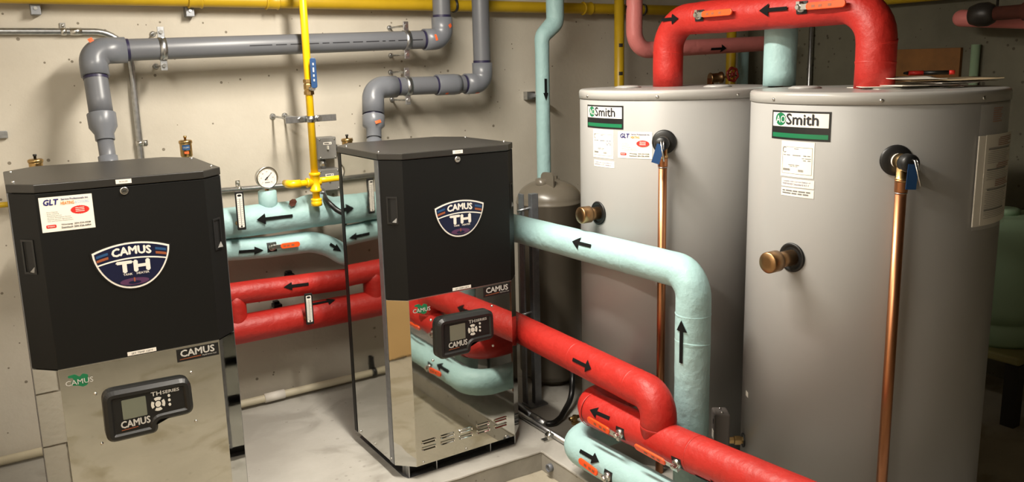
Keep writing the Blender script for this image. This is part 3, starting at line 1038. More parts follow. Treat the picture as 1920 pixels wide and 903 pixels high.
brass_plug(TA, 177.6, 1.112, 0.085, 'bronze capped nipple on the far tank, above the aqua pipe')
brass_plug(TB, -178.7, 1.078, 0.115, 'bronze capped nipple low on the near tank front')

# aquastat on the near tank
p, n = radial(TB, 144.7, 0.333)
t = thing('aquastat', p, 'small grey aquastat box on a brass fitting beside the near tank', 'thermostat')
q = MB(); q.lathe([(0.026, 0), (0.026, 0.004)], p, n, 24); q.build('escutcheon', 'black_plastic', t)
q = MB(); q.lathe([(0.014, 0), (0.014, 0.012), (0.018, 0.013), (0.018, 0.034), (0.013, 0.036), (0.013, 0.060)], p, n, 6, smooth=False); q.build('fitting', 'brass', t)
Y = Vector((-n.y, n.x, 0))
bc = p + n * 0.085 + Vector((0, 0, 0.042))
q = MB(); q.box(bc, (0.055, 0.075, 0.145), n, Y, (0, 0, 1)); bx_ = q.build('case', 'aquastat_grey', t, bevel=0.006)
for k in (-1, 1):
    q = MB(); q.ball(bc + Y * (0.018 * k) + Vector((0, 0, 0.073)), 0.006, 10, 6); q.build('screw', 'steel', bx_)
q = MB(); q.box(bc + n * 0.028 + Vector((0, 0, -0.015)) + Y * 0.005, (0.001, 0.03, 0.03), n, Y, (0, 0, 1)); q.build('data_label', 'paper', bx_)
q = MB(); q.box(bc + n * 0.028 + Vector((0, 0, 0.035)) + Y * 0.005, (0.001, 0.008, 0.018), n, Y, (0, 0, 1)); q.build('dial_slot', 'recess', bx_)
q = MB(); q.cyl(bc + Vector((0, 0, -0.070)), bc + Vector((0, 0, -0.096)), 0.013, 16); q.build('connector', 'galvanised', t)
q = MB(); q.cyl(bc + Vector((0, 0, -0.096)), (bc.x, bc.y, PAD), 0.010, 14); q.build('cable', 'hose', t)

# papers and marker on the near tank
base = Vector((TB[0] + 0.10, TB[1] - 0.10, TTOP))


def sheet_obj(name, m, c, w_, h_, rz, z, label, cat, curl=0.0, th=0.0012, group=None):
    X = Vector((math.cos(rz), math.sin(rz), 0)); Y = Vector((-math.sin(rz), math.cos(rz), 0))
    f = lambda a, b_, h: Vector((c[0], c[1], z)) + X * a + Y * b_ + Vector((0, 0, 1)) * (h + curl * (max(0, a / w_ + .1) ** 2 + 0.6 * max(0, b_ / h_ - .1) ** 2))
    q = MB()
    nx, ny = 10, 8
    for hh in (0, th):
        q.sheet(-w_ / 2, w_ / 2, -h_ / 2, h_ / 2, f, hh, nx, ny)
    n1 = (nx + 1) * (ny + 1)
    ring = [i for i in range(nx + 1)] + [j * (nx + 1) + nx for j in range(1, ny + 1)] + [ny * (nx + 1) + i for i in range(nx - 1, -1, -1)] + [j * (nx + 1) for j in range(ny - 1, 0, -1)]
    k = len(ring)
    for i in range(k):
        q.f.append((ring[i], ring[(i + 1) % k], n1 + ring[(i + 1) % k], n1 + ring[i])); q.sm.append(False)
    return tag(q.build(name, m), label, cat, group)


sheet_obj('paper_sheet', 'paper', (base.x - 0.06, base.y + 0.02), 0.28, 0.215, -0.5, TTOP + 0.001, 'bottom white sheet of the papers lying on the near tank', 'paper', 0.004, group='papers on the near tank')
sheet_obj('paper_sheet', 'paper', (base.x - 0.03, base.y - 0.01), 0.28, 0.215, -0.35, TTOP + 0.010, 'middle white sheet of the papers lying on the near tank', 'paper', 0.010, group='papers on the near tank')
sheet_obj('manila_envelope', 'paper_tan', (base.x + 0.055, base.y - 0.045), 0.29, 0.20, -0.62, TTOP + 0.022, 'tan envelope on top of the papers on the near tank', 'envelope', 0.012, 0.003)
sheet_obj('paper_sheet', 'paper', (base.x - 0.09, base.y - 0.03), 0.13, 0.16, 0.9, TTOP + 0.030, 'small curled white slip at the left end of the paper pile', 'paper', 0.018, group='papers on the near tank')
sheet_obj('paper_sheet', 'paper', (base.x + 0.05, base.y - 0.05), 0.26, 0.20, -0.15, TTOP + 0.016, 'white sheet sticking out just under the tan envelope on the near tank', 'paper', 0.006, group='papers on the near tank')
sheet_obj('paper_sheet', 'paper', (base.x - 0.12, base.y + 0.03), 0.20, 0.15, -0.8, TTOP + 0.006, 'half-hidden white sheet nearest the red arch on the near tank', 'paper', 0.006, group='papers on the near tank')
a = Vector((base.x + 0.00, base.y - 0.01, TTOP + 0.047)); d = Vector((0.55, -0.75, 0)).normalized()
t = thing('marker_pen', a, 'red and black marker lying on the papers on the near tank', 'pen')
q = MB(); q.cyl(a - d * 0.045, a, 0.0075, 16); q.build('cap', 'print_red', t)
q = MB(); q.cyl(a, a + d * 0.075, 0.0068, 16); q.build('barrel', 'black_plastic', t)
q = MB(); q.cyl(a + d * 0.075, a + d * 0.092, 0.0072, 16); q.build('end_cap', 'print_red', t)
q = MB(); q.cyl(a - d * 0.045, a - d * 0.060, 0.0065, 12, 0.003); q.build('tip', 'black_plastic', t)

# clear pouch with folded instructions on the near tank's right side
f = fb
x0, x1 = dgb(-101), dgb(-68)
t = thing('document_pouch', (TB[0], TB[1] - TR, 1.19), 'clear pouch of printed instructions taped to the near tank', 'document pouch')
q = MB(); q.slab(x0 + 0.008, x1 - 0.004, 1.195, 1.468, f, 0.004, 0.008, 12); doc = q.build('folded_manual', 'paper', t)
q = MB(); q.slab(x0 + 0.035, x1 - 0.002, 1.200, 1.470, f, 0.009, 0.0105, 12); doc2 = q.build('instruction_sheet', 'paper', t)
q = MB(); q2 = MB()
for i in range(44):
    z = 1.458 - i * 0.0056
    xa = x0 + 0.048 + (0.008 if i % 7 == 0 else 0)
    xb = x1 - 0.012 - random.uniform(0, 0.05)
    if 1.31 < z < 1.33 or z > 1.435 or 1.365 < z < 1.380:
        q2.sheet(xa + 0.05, xb, z, z + 0.0028, f, 0.0112, 6)
    else:
        q.sheet(xa, xb, z, z + (0.0045 if i % 11 == 6 else 0.0012), f, 0.0112, 6)
q.build('lettering', 'print_grey', doc2); q2.build('lettering', 'rust', doc2)
q = MB(); q.slab(x0, x1 + 0.004, 1.185, 1.560, f, 0.0118, 0.0124, 12); q.build('plastic_sleeve', 'plastic_film', t)
q = MB()
for i in range(7):
    q.sheet(x0 + 0.075, x0 + 0.135 - 0.006 * (i % 3), 1.545 - i * 0.0065, 1.549 - i * 0.0065, f, 0.0010, 4)
q.build('warning_print', 'rust', t)

# ================================================================== insulated pipes on the right
RI = 0.0615


def ins(name, pts, r, m, label, rad=0.11, lump=0.012, cat='pipe', seg=36, n=10):
    pts = [Vector(p) for p in pts]
    lo = min(pts, key=lambda p: p.z)
    t = thing(name, lo, label, cat)
    q = MB(); q.tube(bend(pts, rad, n), r, seg, True, lump); q.build('pipe_wrap', m, t)
    return t


def seam(parent, p, ax, r):
    # lapped edge of the canvas wrap
    q = MB(); q.lathe([(r * 0.985, -0.012), (r * 1.010, -0.004), (r * 1.018, 0.0), (r * 0.99, 0.0015)], p, ax, 36, caps=False)
    return q.build('wrap_seam', parent.children[0].data.materials[0], parent)


# aqua return: from behind the middle heater, toward the viewer, down
c0 = Vector((1.930, 3.30, 0.985)); c1 = Vector((1.980, 1.965, 0.985)); c2 = Vector((1.980, 1.965, PAD))
t = ins('insulated_pipe', [c0, c1, c2], RI, 'aqua', 'thick aqua insulated pipe that elbows down in front of the far tank', 0.085, 0.018)
seam(t, (1.940, 3.02, 0.985), c1 - c0, RI)
seam(t, (1.968, 2.28, 0.985), c1 - c0, RI)
seam(t, (1.980, 1.965, 0.845), (0, 0, 1), RI)
seam(t, (1.980, 1.965, 0.745), (0.12, 0, 1), RI)
pipe_arrow(t, 1091, 457, c0, c1, RI, 0.115, 0.048, flip=True)
pipe_arrow(t, 1278, 640, c2, c1, RI, 0.155, 0.042)
# red supply above the header: runs to an elbow and drops into the header
HX = 1.80
r0 = Vector((1.902, 3.25, 0.545)); r1 = Vector((HX, 1.94, 0.586)); r2 = Vector((HX, 1.94, 0.44))
t = ins('insulated_pipe', [r0, r1, r2], RI + 0.001, 'red', 'red insulated pipe from the middle heater with an elbow into the red header', 0.11, 0.014)
seam(t, r0.lerp(r1, 0.62), r1 - r0, RI + 0.001)
seam(t, r0.lerp(r1, 0.90), r1 - r0, RI + 0.001)
seam(t, (r2.x, r2.y, 0.487), (0, 0, 1), RI + 0.001)
pipe_arrow(t, 1092, 682, r0, r1, RI, 0.13, 0.046)
# red header
e0 = Vector((2.03, 2.36, 0.412)); e1 = Vector((HX, 2.36, 0.410)); e2 = Vector((HX, 0.95, 0.510))
t = ins('insulated_pipe', [e0, e1, e2], RI + 0.002, 'red', 'red insulated header with two orange levers near the floor pad', 0.10, 0.016)
seam(t, e1.lerp(e2, 0.045), e2 - e1, RI + 0.002)
seam(t, e1.lerp(e2, 0.43), e2 - e1, RI + 0.002)
pipe_arrow(t, 1125, 776, e1, e2, RI, 0.115, 0.040, flip=True)
pipe_arrow(t, 1330, 901, e1, e2, RI, 0.115, 0.040)
lever_valve(t, 1163, 812, e1, e2, RI + 0.001, flip=True, length=0.125, tilt=-0.10)
lever_valve(t, 1270, 868, e1, e2, RI + 0.001, flip=True, length=0.145, tilt=-0.10)
# lower aqua header
k0 = Vector((2.03, 2.40, 0.250)); k1 = Vector((1.76, 2.40, 0.250)); k2 = Vector((1.76, 1.20, 0.290))
t = ins('insulated_pipe', [k0, k1, k2], RI, 'aqua', 'low aqua insulated header with one orange lever beside the pad step', 0.10, 0.012)
pipe_arrow(t, 1106, 855, k1, k2, RI, 0.115, 0.040)
lever_valve(t, 1140, 893, k1, k2, RI, flip=True, length=0.11, tilt=-0.10)

# red arch over both tanks
ga, gb = Vector((2.492, 2.650, 0)), Vector((2.497, 1.667, 0))
zA = 1.880
A0 = Vector((ga.x, ga.y, TTOP)); A1 = Vector((ga.x, ga.y, zA)); B1 = Vector((gb.x, gb.y, zA)); B0 = Vector((gb.x, gb.y, TTOP))
t = ins('insulated_pipe', [A0, A1, B1, B0], 0.064, 'red', 'red insulated arch joining the tops of the two storage tanks', 0.13, 0.03)
seam(t, (A0.x, A0.y, 1.745), (0.1, 0, 1), 0.064)
seam(t, (B0.x, B0.y, 1.755), (-0.2, 0, 1), 0.064)
seam(t, (B0.x, B0.y, 1.690), (0.05, 0, 1), 0.064)
seam(t, A1.lerp(B1, 0.20), B1 - A1, 0.064)
pipe_arrow(t, 1257, 36, A1, B1, 0.066, 0.10, 0.042)
pipe_arrow(t, 1450, 18, A1, B1, 0.066, 0.125, 0.046, flip=True)
lever_valve(t, 1311, 29, A1, B1, 0.066, length=0.155, tilt=0.0)
lever_valve(t, 1503, 14, A1, B1, 0.066, length=0.155, tilt=0.0)
# aqua riser at the back of the near tank
z0 = Vector((2.630, 2.168, TTOP + 0.001)); z1 = Vector((2.640, 2.176, CEIL))
t = ins('insulated_pipe', [z0, z1], 0.0625, 'aqua', 'aqua insulated riser standing between the two tank tops', 0.1, 0.008)
q = MB(); q.cyl((z0.x, z0.y, PAD), z0, 0.015, 16); q.build('bare_pipe', 'copper', t)

# pale lids on the tank tops
for c, (dx, dy), lab in ((TA, (-0.12, 0.16), 'flat pale access disc on the far tank top behind the rim'), (TA, (0.05, -0.19), 'bent pale access disc on the far tank top near its rim'), (TB, (-0.10, 0.20), 'flat pale access disc on the near tank top')):
    q = MB(); q.lathe([(0.055, 0), (0.057, 0.003), (0.040, 0.009), (0.01, 0.010)], (c[0] + dx, c[1] + dy, TTOP), (0, 0, 1), 28)
    tag(q.build('access_disc', 'tank_top'), lab, 'disc', 'access discs on the tank tops')

# ================================================================== pipes between the heaters
YP = 3.72
ZU = pl(480, 412, 'y', YP).z
XH = pl(552, 400, 'y', YP).x
pts = []; rs = []
for i in range(64):
    x = 0.10 + 1.73 * i / 63
    k = min(1, max(0, (x - XH) / 0.19))
    pts.append(Vector((x, YP, ZU + 0.012 * math.sin(k * math.pi)))); rs.append(0.0700 + 0.008 * math.sin(k * math.pi) - (0.003 if x > XH + 0.14 else 0))
t = thing('insulated_pipe', (0.0, YP, ZU - 0.07), 'upper aqua insulated pipe between the heaters, under the round gauge', 'pipe')
q = MB(); q.tube(pts, rs, 32, True, 0.03); q.build('pipe_wrap', 'aqua', t)
pipe_arrow(t, 515, 408, (0.4, YP, ZU), (1.2, YP, ZU), 0.0735, 0.165, 0.048, flip=True)
a, n, ax = pipe_hit(549, 380, (0.4, YP, ZU + 0.008), (1.2, YP, ZU + 0.008), 0.076)
fr_ = pipe_fr(a, ax, n, 0.076)
q = MB(); q.add([fr_(0, 0, 0.004)] + [fr_(a + 0.4 * c, c, 0.004) for a, c in ellipse(0, 0, 0.019, 0.024, 14, 0.12)], [(0, i + 1, (i + 1) % 14 + 1) for i in range(14)])
q.build('torn_wrap', 'rust_brown', t)
gp = pl(502, 372, 'y', YP)
q = MB(); q.lathe([(0.041, 0), (0.042, 0.05), (0.041, pl(502, 358, 'y', YP).z - ZU - 0.03), (0.034, pl(502, 357, 'y', YP).z - ZU - 0.027)], (gp.x, YP, ZU + 0.03), (0, 0, 1), 28); q.build('gauge_post', 'aqua', t)
# lower aqua
lw = [pl(u_, v_, 'y', YP) for u_, v_ in ((425, 468), (500, 463), (585, 452), (620, 462), (650, 482))]
lw = [lw[0] + Vector((-0.5, 0, 0.01))] + lw + [lw[-1] + Vector((0.35, 0.0, -0.01))]
t = ins('insulated_pipe', lw, 0.050, 'aqua', 'lower aqua insulated pipe between the heaters with a small orange lever', 0.25, 0.02)
pipe_arrow(t, 471, 470, lw[1], lw[2], 0.050, 0.11, 0.036)
pipe_arrow(t, 629, 464, lw[4], lw[5], 0.050, 0.07, 0.034)
lever_valve(t, 510, 463, lw[2], lw[3], 0.050, length=0.09)
# red pair
pu0, pu1 = pl(450, 549, 'y', YP), pl(640, 524, 'y', YP)
dd = (pu1 - pu0).normalized(); pu0, pu1 = pu0 - dd * 0.5, pu1 + dd * 0.4
t = ins('insulated_pipe', [pu0, pu1], 0.052, 'red', 'upper red insulated pipe between the heaters, arrow pointing left', 0.1, 0.02)
pipe_arrow(t, 555, 535, pu0, pu1, 0.052, 0.12, 0.036, flip=True)
pw0, pw1 = pl(450, 617, 'y', YP), pl(640, 580, 'y', YP)
dd = (pw1 - pw0).normalized(); pw0, pw1 = pw0 - dd * 0.5, pw1 + dd * 0.4
t = ins('insulated_pipe', [pw0, pw1], 0.067, 'red', 'lower thick red insulated pipe between the heaters, behind a thermometer', 0.1, 0.02)
pipe_arrow(t, 604, 567, pw0, pw1, 0.067, 0.135, 0.044)
xj = pl(441, 580, 'y', YP).x
t = ins('insulated_pipe', [(xj, YP, pl(441, 619, 'y', YP).z), (xj, YP, pl(441, 549, 'y', YP).z)], 0.051, 'red', 'short red insulated cross pipe joining the red pair beside the left heater', 0.1, 0.02)


def thermometer(u, v, y, zpipe, h, label):
    c = pl(u, v, 'y', y)
    t = thing('thermometer', (c.x, y, c.z - h / 2), label, 'thermometer')
    X = Vector((1, -0.15, 0)).normalized()
    f = plane_fr(c, X, (0, 0, 1))
    q = MB(); q.prism(rrect(-0.018, 0.018, -h / 2, h / 2, 0.004), f, -0.012, 0); cs = q.build('case', 'black_plastic', t, bevel=0.002)
    q = MB(); q.prism(rrect(-0.012, 0.012, -h / 2 + 0.012, h / 2 - 0.010, 0.004), f, 0, 0.001); sc_ = q.build('scale', 'white', t)
    q = MB(); q.flat([(-0.0012, -h / 2 + 0.02), (0.0012, -h / 2 + 0.02), (0.0012, h / 2 - 0.03), (-0.0012, h / 2 - 0.03)], f, 0.0016)
    for i in range(13):
        z = -h / 2 + 0.025 + (h - 0.06) * i / 12
        q.flat([(-0.010, z), (-0.004, z), (-0.004, z + 0.0012), (-0.010, z + 0.0012)], f, 0.0016)
        q.flat([(0.004, z), (0.010, z), (0.010, z + 0.0012), (0.004, z + 0.0012)], f, 0.0016)
    q.build('graduations', 'print_grey', sc_)
    q = MB(); q.flat(ellipse(0, h / 2 - 0.018, 0.009, 0.005, 12), f, 0.0016); q.flat(ellipse(0, -h / 2 + 0.017, 0.004, 0.004, 10), f, 0.0016); q.build('bulb', 'black_plastic', sc_)
    q = MB(); q.cyl((c.x - 0.006, y + 0.008, c.z - h / 2 + 0.03), (c.x - 0.006, YP - 0.02, zpipe), 0.011, 14); q.build('well', 'bronze', t)


thermometer(451, 395, YP - 0.115, ZU, 0.172, 'black-framed thermometer strip standing on the upper aqua pipe')
thermometer(580, 579, YP - 0.11, pl(578, 588, 'y', YP).z, 0.150, 'black-framed thermometer strip standing on the lower red pipe')

# pressure gauge
gc = pl(501, 333, 'y', YP - 0.04)
t = thing('pressure_gauge', gc, 'round chrome pressure gauge on an aqua post above the pipes', 'gauge')
nn = Vector((0.10, -1, 0.0)).normalized()
q = MB(); q.lathe([(0.030, -0.030), (0.047, -0.028), (0.049, -0.010), (0.0505, -0.004), (0.0505, 0.002), (0.0445, 0.003), (0.0440, -0.003)], gc, nn, 40); q.build('case', 'steel', t)
gx = Vector((0, 0, 1)).cross(nn) * -1
f = plane_fr(gc, -gx if gx.x < 0 else gx, (0, 0, 1))
q = MB(); q.flat(ellipse(0, 0, 0.044, 0.044, 40), f, -0.002); dl = q.build('dial', 'white', t)
q = MB()
for i in range(28):
    a = math.radians(-45 + 270 * i / 27)
    r1, r2 = (0.034, 0.041) if i % 3 == 0 else (0.037, 0.041)
    dx, dz = math.cos(a), math.sin(a)
    q.flat([(dx * r1 - dz * .0006, dz * r1 + dx * .0006), (dx * r1 + dz * .0006, dz * r1 - dx * .0006), (dx * r2 + dz * .0006, dz * r2 - dx * .0006), (dx * r2 - dz * .0006, dz * r2 + dx * .0006)], f, -0.0012)
text(q, 'PSI', f, -0.006, -0.012, 0.012, 0.005, -0.0012); text(q, '#7', f, -0.012, -0.024, 0.024, 0.005, -0.0012)
for i, s in enumerate(('0', '10', '20', '30', '40', '50', '60')):
    a = math.radians(225 - 45 * i)
    text(q, s, f, 0.028 * math.cos(a) - 0.004, 0.028 * math.sin(a) - 0.003, 0.004 * len(s), 0.006, -0.0012)
q.build('markings', 'print_grey', dl)
q = MB(); a = math.radians(42); dx, dz = math.cos(a), math.sin(a)
q.flat([(-dx * .014 - dz * .003, -dz * .014 + dx * .003), (-dx * .014 + dz * .003, -dz * .014 - dx * .003), (dx * .036, dz * .036)], f, -0.0006); q.flat(ellipse(0, 0, 0.004, 0.004, 12), f, -0.0004); q.build('needle', 'print', dl)
q = MB(); q.cyl((gc.x, gc.y + 0.02, gc.z - 0.038), (gc.x, gc.y + 0.02, gc.z - 0.085), 0.009, 14); q.build('stem', 'bronze', t)

# ================================================================== grey vents
YV = 3.71
RP, RS, RF_ = 0.0445, 0.030, 0.0525


def seg_on(a, b_, v):
    # parameter point on a line whose projection has image row v
    lo, hi = 0.0, 1.0
    va, vb = proj(a)[1], proj(b_)[1]
    for _ in range(40):
        mid = (lo + hi) / 2
        vm = proj(a.lerp(b_, mid))[1]
        if (vm < v) == (va < vb):
            lo = mid
        else:
            hi = mid
    return a.lerp(b_, (lo + hi) / 2)


def vent(label, base, e1, e2, marks, sleeves, eb1, straight_collar):
    t = thing('vent_pipe', base, label, 'vent pipe')
    top = Vector((e2.x, e2.y, CEIL))
    d1 = (e1 - base).normalized()
    dh = (e2 - e1).normalized()
    v = [seg_on(base, e1, m_) for m_ in marks]   # coupling top, taper start, taper end, sleeve end, low collar
    q = MB(); q.tube(bend([v[0], e1, e2, top], [0, eb1, 0.075, 0], 10), RP, 32); q.build('pipe', 'pvc', t)
    o = v[3]
    L = lambda p: (p - o).dot(d1)
    q = MB(); q.lathe([(RS + 0.005, 0), (RS + 0.006, 0.002), (RS + 0.006, L(v[2])), (RF_, L(v[1])), (RF_ + 0.001, L(v[0]) - 0.002), (RF_, L(v[0]))], o, d1, 32); q.build('reducer', 'pvc_fitting', t)
    q = MB(); q.cyl(base, v[3], RS, 28); q.build('lower_pipe', 'pvc', t)
    q = MB(); q.lathe([(RS + 0.006, 0), (RS + 0.006, (v[4] - base).dot(d1))], base, d1, 28); q.build('lower_collar', 'pvc_fitting', t)
    # elbows
    def elbow(p, da, db, la, lb, rad):
        path = bend([p - da * la, p, p + db * lb], rad, 12)
        q = MB(); q.tube(path, RF_, 32); eb = q.build('elbow', 'pvc_fitting', t)
        for c, d in ((p - da * la, -da), (p + db * lb, db)):
            q = MB(); q.lathe([(RP + 0.0012, -0.001), (RP + 0.0012, 0.012)], c, d, 28, caps=False); q.build('primer_ring', 'primer', eb)
    elbow(e1, d1, dh, straight_collar[0], straight_collar[1], eb1)
    elbow(e2, dh, Vector((0, 0, 1)), 0.105, 0.105, 0.06)
    for xa, xb in sleeves:
        pa = e1 + dh * ((xa - e1.x) / dh.x); pb = e1 + dh * ((xb - e1.x) / dh.x)
        q = MB(); q.lathe([(RF_ - 0.001, 0), (RF_, 0.002), (RF_, (pb - pa).length * 0.8), (RF_ - 0.003, (pb - pa).length)], pa, dh, 32); cp_ = q.build('coupling', 'pvc_fitting', t)
        q = MB(); q.lathe([(RP + 0.0012, -0.010), (RP + 0.0012, 0.001)], pa, dh, 28, caps=False); q.build('primer_ring', 'primer', cp_)
    return t, dh


e1 = pl(172, 96, 'y', YV); e2 = pl(830, 73, 'y', YV); bs = pl(207, 325, 'y', 3.56)
v1, dh1 = vent('grey vent pipe rising behind the left heater and running along the wall', bs, e1, e2, (213, 238, 251, 263, 293), (), 0.085, (0.105, 0.125))
e1b = pl(699, 164, 'y', YV); e2b = pl(905, 156, 'y', YV); bsb = pl(702, 290, 'y', 3.60)
v2, dh2 = vent('grey vent pipe rising behind the middle heater with a short stepped run', bsb, e1b, e2b, (217, 236, 242, 258, 261), ((pl(818, 160, 'y', YV).x, pl(860, 158, 'y', YV).x),), 0.10, (0.135, 0.12))


# installers' orange stickers
def patch(parent, u, v, p0, p1, r, w_, h_, m, rot=0.0):
    a, n, ax = pipe_hit(u, v, p0, p1, r)
    f0 = pipe_fr(a, ax, n, r)
    f1 = lambda s, t_, h: f0(s * math.cos(rot) - t_ * math.sin(rot), s * math.sin(rot) + t_ * math.cos(rot), h)
    q = MB(); q.sheet(-w_ / 2, w_ / 2, -h_ / 2, h_ / 2, f1, 0.0012, 2, 3); return q.build('sticker', m, parent)


patch(v1, 818, 70, e1, e2, RF_, 0.012, 0.030, 'orange_tag', 0.2)
patch(v1, 844, 48, e2, e2 + Vector((0, 0, 1)), RF_, 0.018, 0.020, 'orange_tag', 0.6)
patch(v1, 170, 75, e1, bs, RF_, 0.016, 0.018, 'orange_tag', 0.5)
patch(v2, 709, 228, bsb, e1b, RF_ + 0.001, 0.014, 0.030, 'orange_tag', 0.4)
patch(v2, 838, 175, e1b, e2b, RF_, 0.016, 0.014, 'orange_tag', 0.1)
patch(v2, 895, 174, e1b, e2b, RF_, 0.022, 0.010, 'orange_tag', 0.1)
# print line on the pipe
q = MB()
a, n, ax = pipe_hit(640, 80, e1, e2, RP)
fp = pipe_fr(a, ax, n, RP)
text(q, '#6 3 3 4 2 5 3 4 1 2 3 4', fp, -0.42, -0.002, 0.84, 0.006, 0.0006)
q.build('lettering', 'print', v1)


def clamp(c, r, label):
    t = thing('pipe_clamp', (c.x, YB - 0.01, c.z), label, 'pipe clamp', 'wall clamps on the vent pipes')
    q = MB(); q.lathe([(r + 0.001, -0.014), (r + 0.0035, -0.014), (r + 0.0035, 0.014), (r + 0.001, 0.014)], c, (1, 0, 0), 36, caps=False); st = q.build('strap', 'galvanised', t)
    for s in (-1, 1):
        q = MB(); q.box((c.x, c.y - 0.004, c.z + s * (r + 0.022)), (0.027, 0.008, 0.046)); q.build('flange', 'galvanised', st, bevel=0.0015)
        q = MB(); q.lathe([(0.009, 0.0), (0.009, 0.006)], (c.x, c.y - 0.008, c.z + s * (r + 0.024)), (0, -1, 0), 6, smooth=False); q.build('bolt', 'steel', st)
        q = MB(); q.cyl((c.x, c.y - 0.006, c.z + s * (r + 0.024)), (c.x, YB, c.z + s * (r + 0.024)), 0.0048, 12); rd = q.build('rod', 'galvanised', t)
        q = MB(); q.lathe([(0.013, 0), (0.013, 0.006), (0.008, 0.012)], (c.x, YB, c.z + s * (r + 0.024)), (0, -1, 0), 12); q.build('anchor', 'galvanised', rd)


clamp(e1 + dh1 * ((pl(304, 90, 'y', YV).x - e1.x) / dh1.x), RP, 'galvanised pipe clamp above the left heater on the long vent')
clamp(e1 + dh1 * ((pl(761, 75, 'y', YV).x - e1.x) / dh1.x), RP, 'galvanised pipe clamp at the right end of the long vent')
clamp(e1b + dh2 * ((pl(763, 163, 'y', YV).x - e1b.x) / dh2.x), RP, 'galvanised pipe clamp on the short stepped vent above the middle heater')

# ================================================================== gas pipes
zg = 2.022
cor = Vector((4.32, 3.83, zg))
t = thing('gas_main', (XL, 3.83, zg), 'yellow gas main running along the top of the concrete walls', 'gas pipe')
q = MB(); q.tube(bend([(XL, 3.83, zg), cor, (4.32, 0.2, zg + 0.01)], 0.08, 8), 0.030, 24); q.build('pipe', 'yellow_dull', t)
for u in (366, 510, 1100):
    x = pl(u, 10, 'y', 3.83).x
    q = MB(); q.lathe([(0.036, -0.03), (0.038, -0.026), (0.034, -0.02), (0.034, 0.02), (0.038, 0.026), (0.036, 0.03)], (x, 3.83, zg), (1, 0, 0), 24); q.build('coupling', 'yellow_dull', t)
for u in (66, 355):
    x = pl(u, 14, 'y', 3.86).x
    q = MB(); q.box((x, 3.875, zg - 0.045), (0.036, 0.05, 0.050)); br = q.build('bracket', 'strut_steel', t, bevel=0.002)
    q = MB(); q.lathe([(0.007, 0), (0.007, 0.004)], (x, 3.849, zg - 0.045), (0, -1, 0), 6, smooth=False); q.build('bolt', 'steel', br)
for u, y_ in ((852, 3.83), (1205, 3.83)):
    x = pl(u, 14, 'y', y_).x
    q = MB(); q.lathe([(0.031, -0.006), (0.036, -0.006), (0.036, 0.006), (0.031, 0.006)], (x, y_, zg), (1, 0, 0), 24, caps=False); q.build('hanger_ring', 'dark_pipe', t)
# drop with valve and tee
gx, gy = 1.216, 3.60
t = thing('gas_drop', (gx, gy, 1.08), 'bright yellow gas drop with blue-handled valve between the heaters', 'gas pipe')
q = MB(); q.cyl((gx, gy, 1.12), (gx, gy, CEIL), 0.0167, 24); q.build('pipe', 'yellow', t)
zv = pl(579, 163, 'y', gy).z
q = MB(); q.lathe([(0.024, -0.034), (0.024, -0.020), (0.020, -0.016), (0.023, -0.008), (0.023, 0.010), (0.020, 0.016), (0.024, 0.020), (0.024, 0.034)], (gx, gy, zv), (0, 0, 1), 8, smooth=False); va = q.build('valve', 'brass', t)
q = MB(); q.cyl((gx, gy, zv - 0.006), (gx + 0.006, gy - 0.045, zv - 0.006), 0.011, 12); q.build('stem', 'steel', va)
q = MB(); fh = plane_fr((gx + 0.012, gy - 0.042, zv + 0.055), (1, -0.3, 0), (0, 0, 1)); q.prism(rrect(-0.0135, 0.0135, -0.060, 0.072, 0.010), fh, 0, 0.008); q.build('handle', 'blue', va, bevel=0.002)
q = MB(); text(q, '#1 2 1 1', plane_fr((gx + 0.012, gy - 0.042, zv + 0.055), (0, 0, -1), (1, -0.3, 0)), -0.05, -0.004, 0.08, 0.009, 0.0088); q.build('lettering', 'silver_print', va)
zt = pl(593, 341, 'y', gy).z
q = MB(); q.lathe([(0.024, -0.044), (0.026, -0.042), (0.026, -0.032), (0.022, -0.030), (0.022, 0.030), (0.026, 0.032), (0.026, 0.042), (0.024, 0.044)], (gx, gy, zt), (0, 0, 1), 24)
q.lathe([(0.018, 0.0), (0.018, 0.030), (0.022, 0.032), (0.022, 0.042)], (gx, gy, zt), (-1, 0, 0), 20); q.lathe([(0.018, 0.0), (0.018, 0.026)], (gx, gy, zt), (1, 0, 0), 20); q.build('tee', 'yellow', t)
q = MB(); q.lathe([(0.020, 0.0), (0.025, 0.002), (0.025, 0.020), (0.023, 0.022), (0.025, 0.026), (0.025, 0.034), (0.018, 0.036)], (gx, gy, 1.095), (0, 0, 1), 24); q.build('cap', 'yellow', t)
q = MB(); q.tube(bend([(gx, gy, zt), (gx - 0.118, gy, zt), (gx - 0.118, gy + 0.07, zt)], 0.03, 6), 0.0145, 18); bl = q.build('branch', 'yellow', t)
q = MB(); q.tube(bend([(gx - 0.07, gy, zt), (gx - 0.118, gy, zt), (gx - 0.118, gy + 0.035, zt)], 0.024, 6), 0.0185, 18); q.build('branch_elbow', 'yellow', bl)
q = MB(); q.tube(bend([(gx, gy, zt + 0.006), (gx + 0.34, gy, zt + 0.012), (gx + 0.34, 3.34, zt + 0.012)], 0.03, 6), 0.0135, 18); q.build('branch', 'yellow', t)
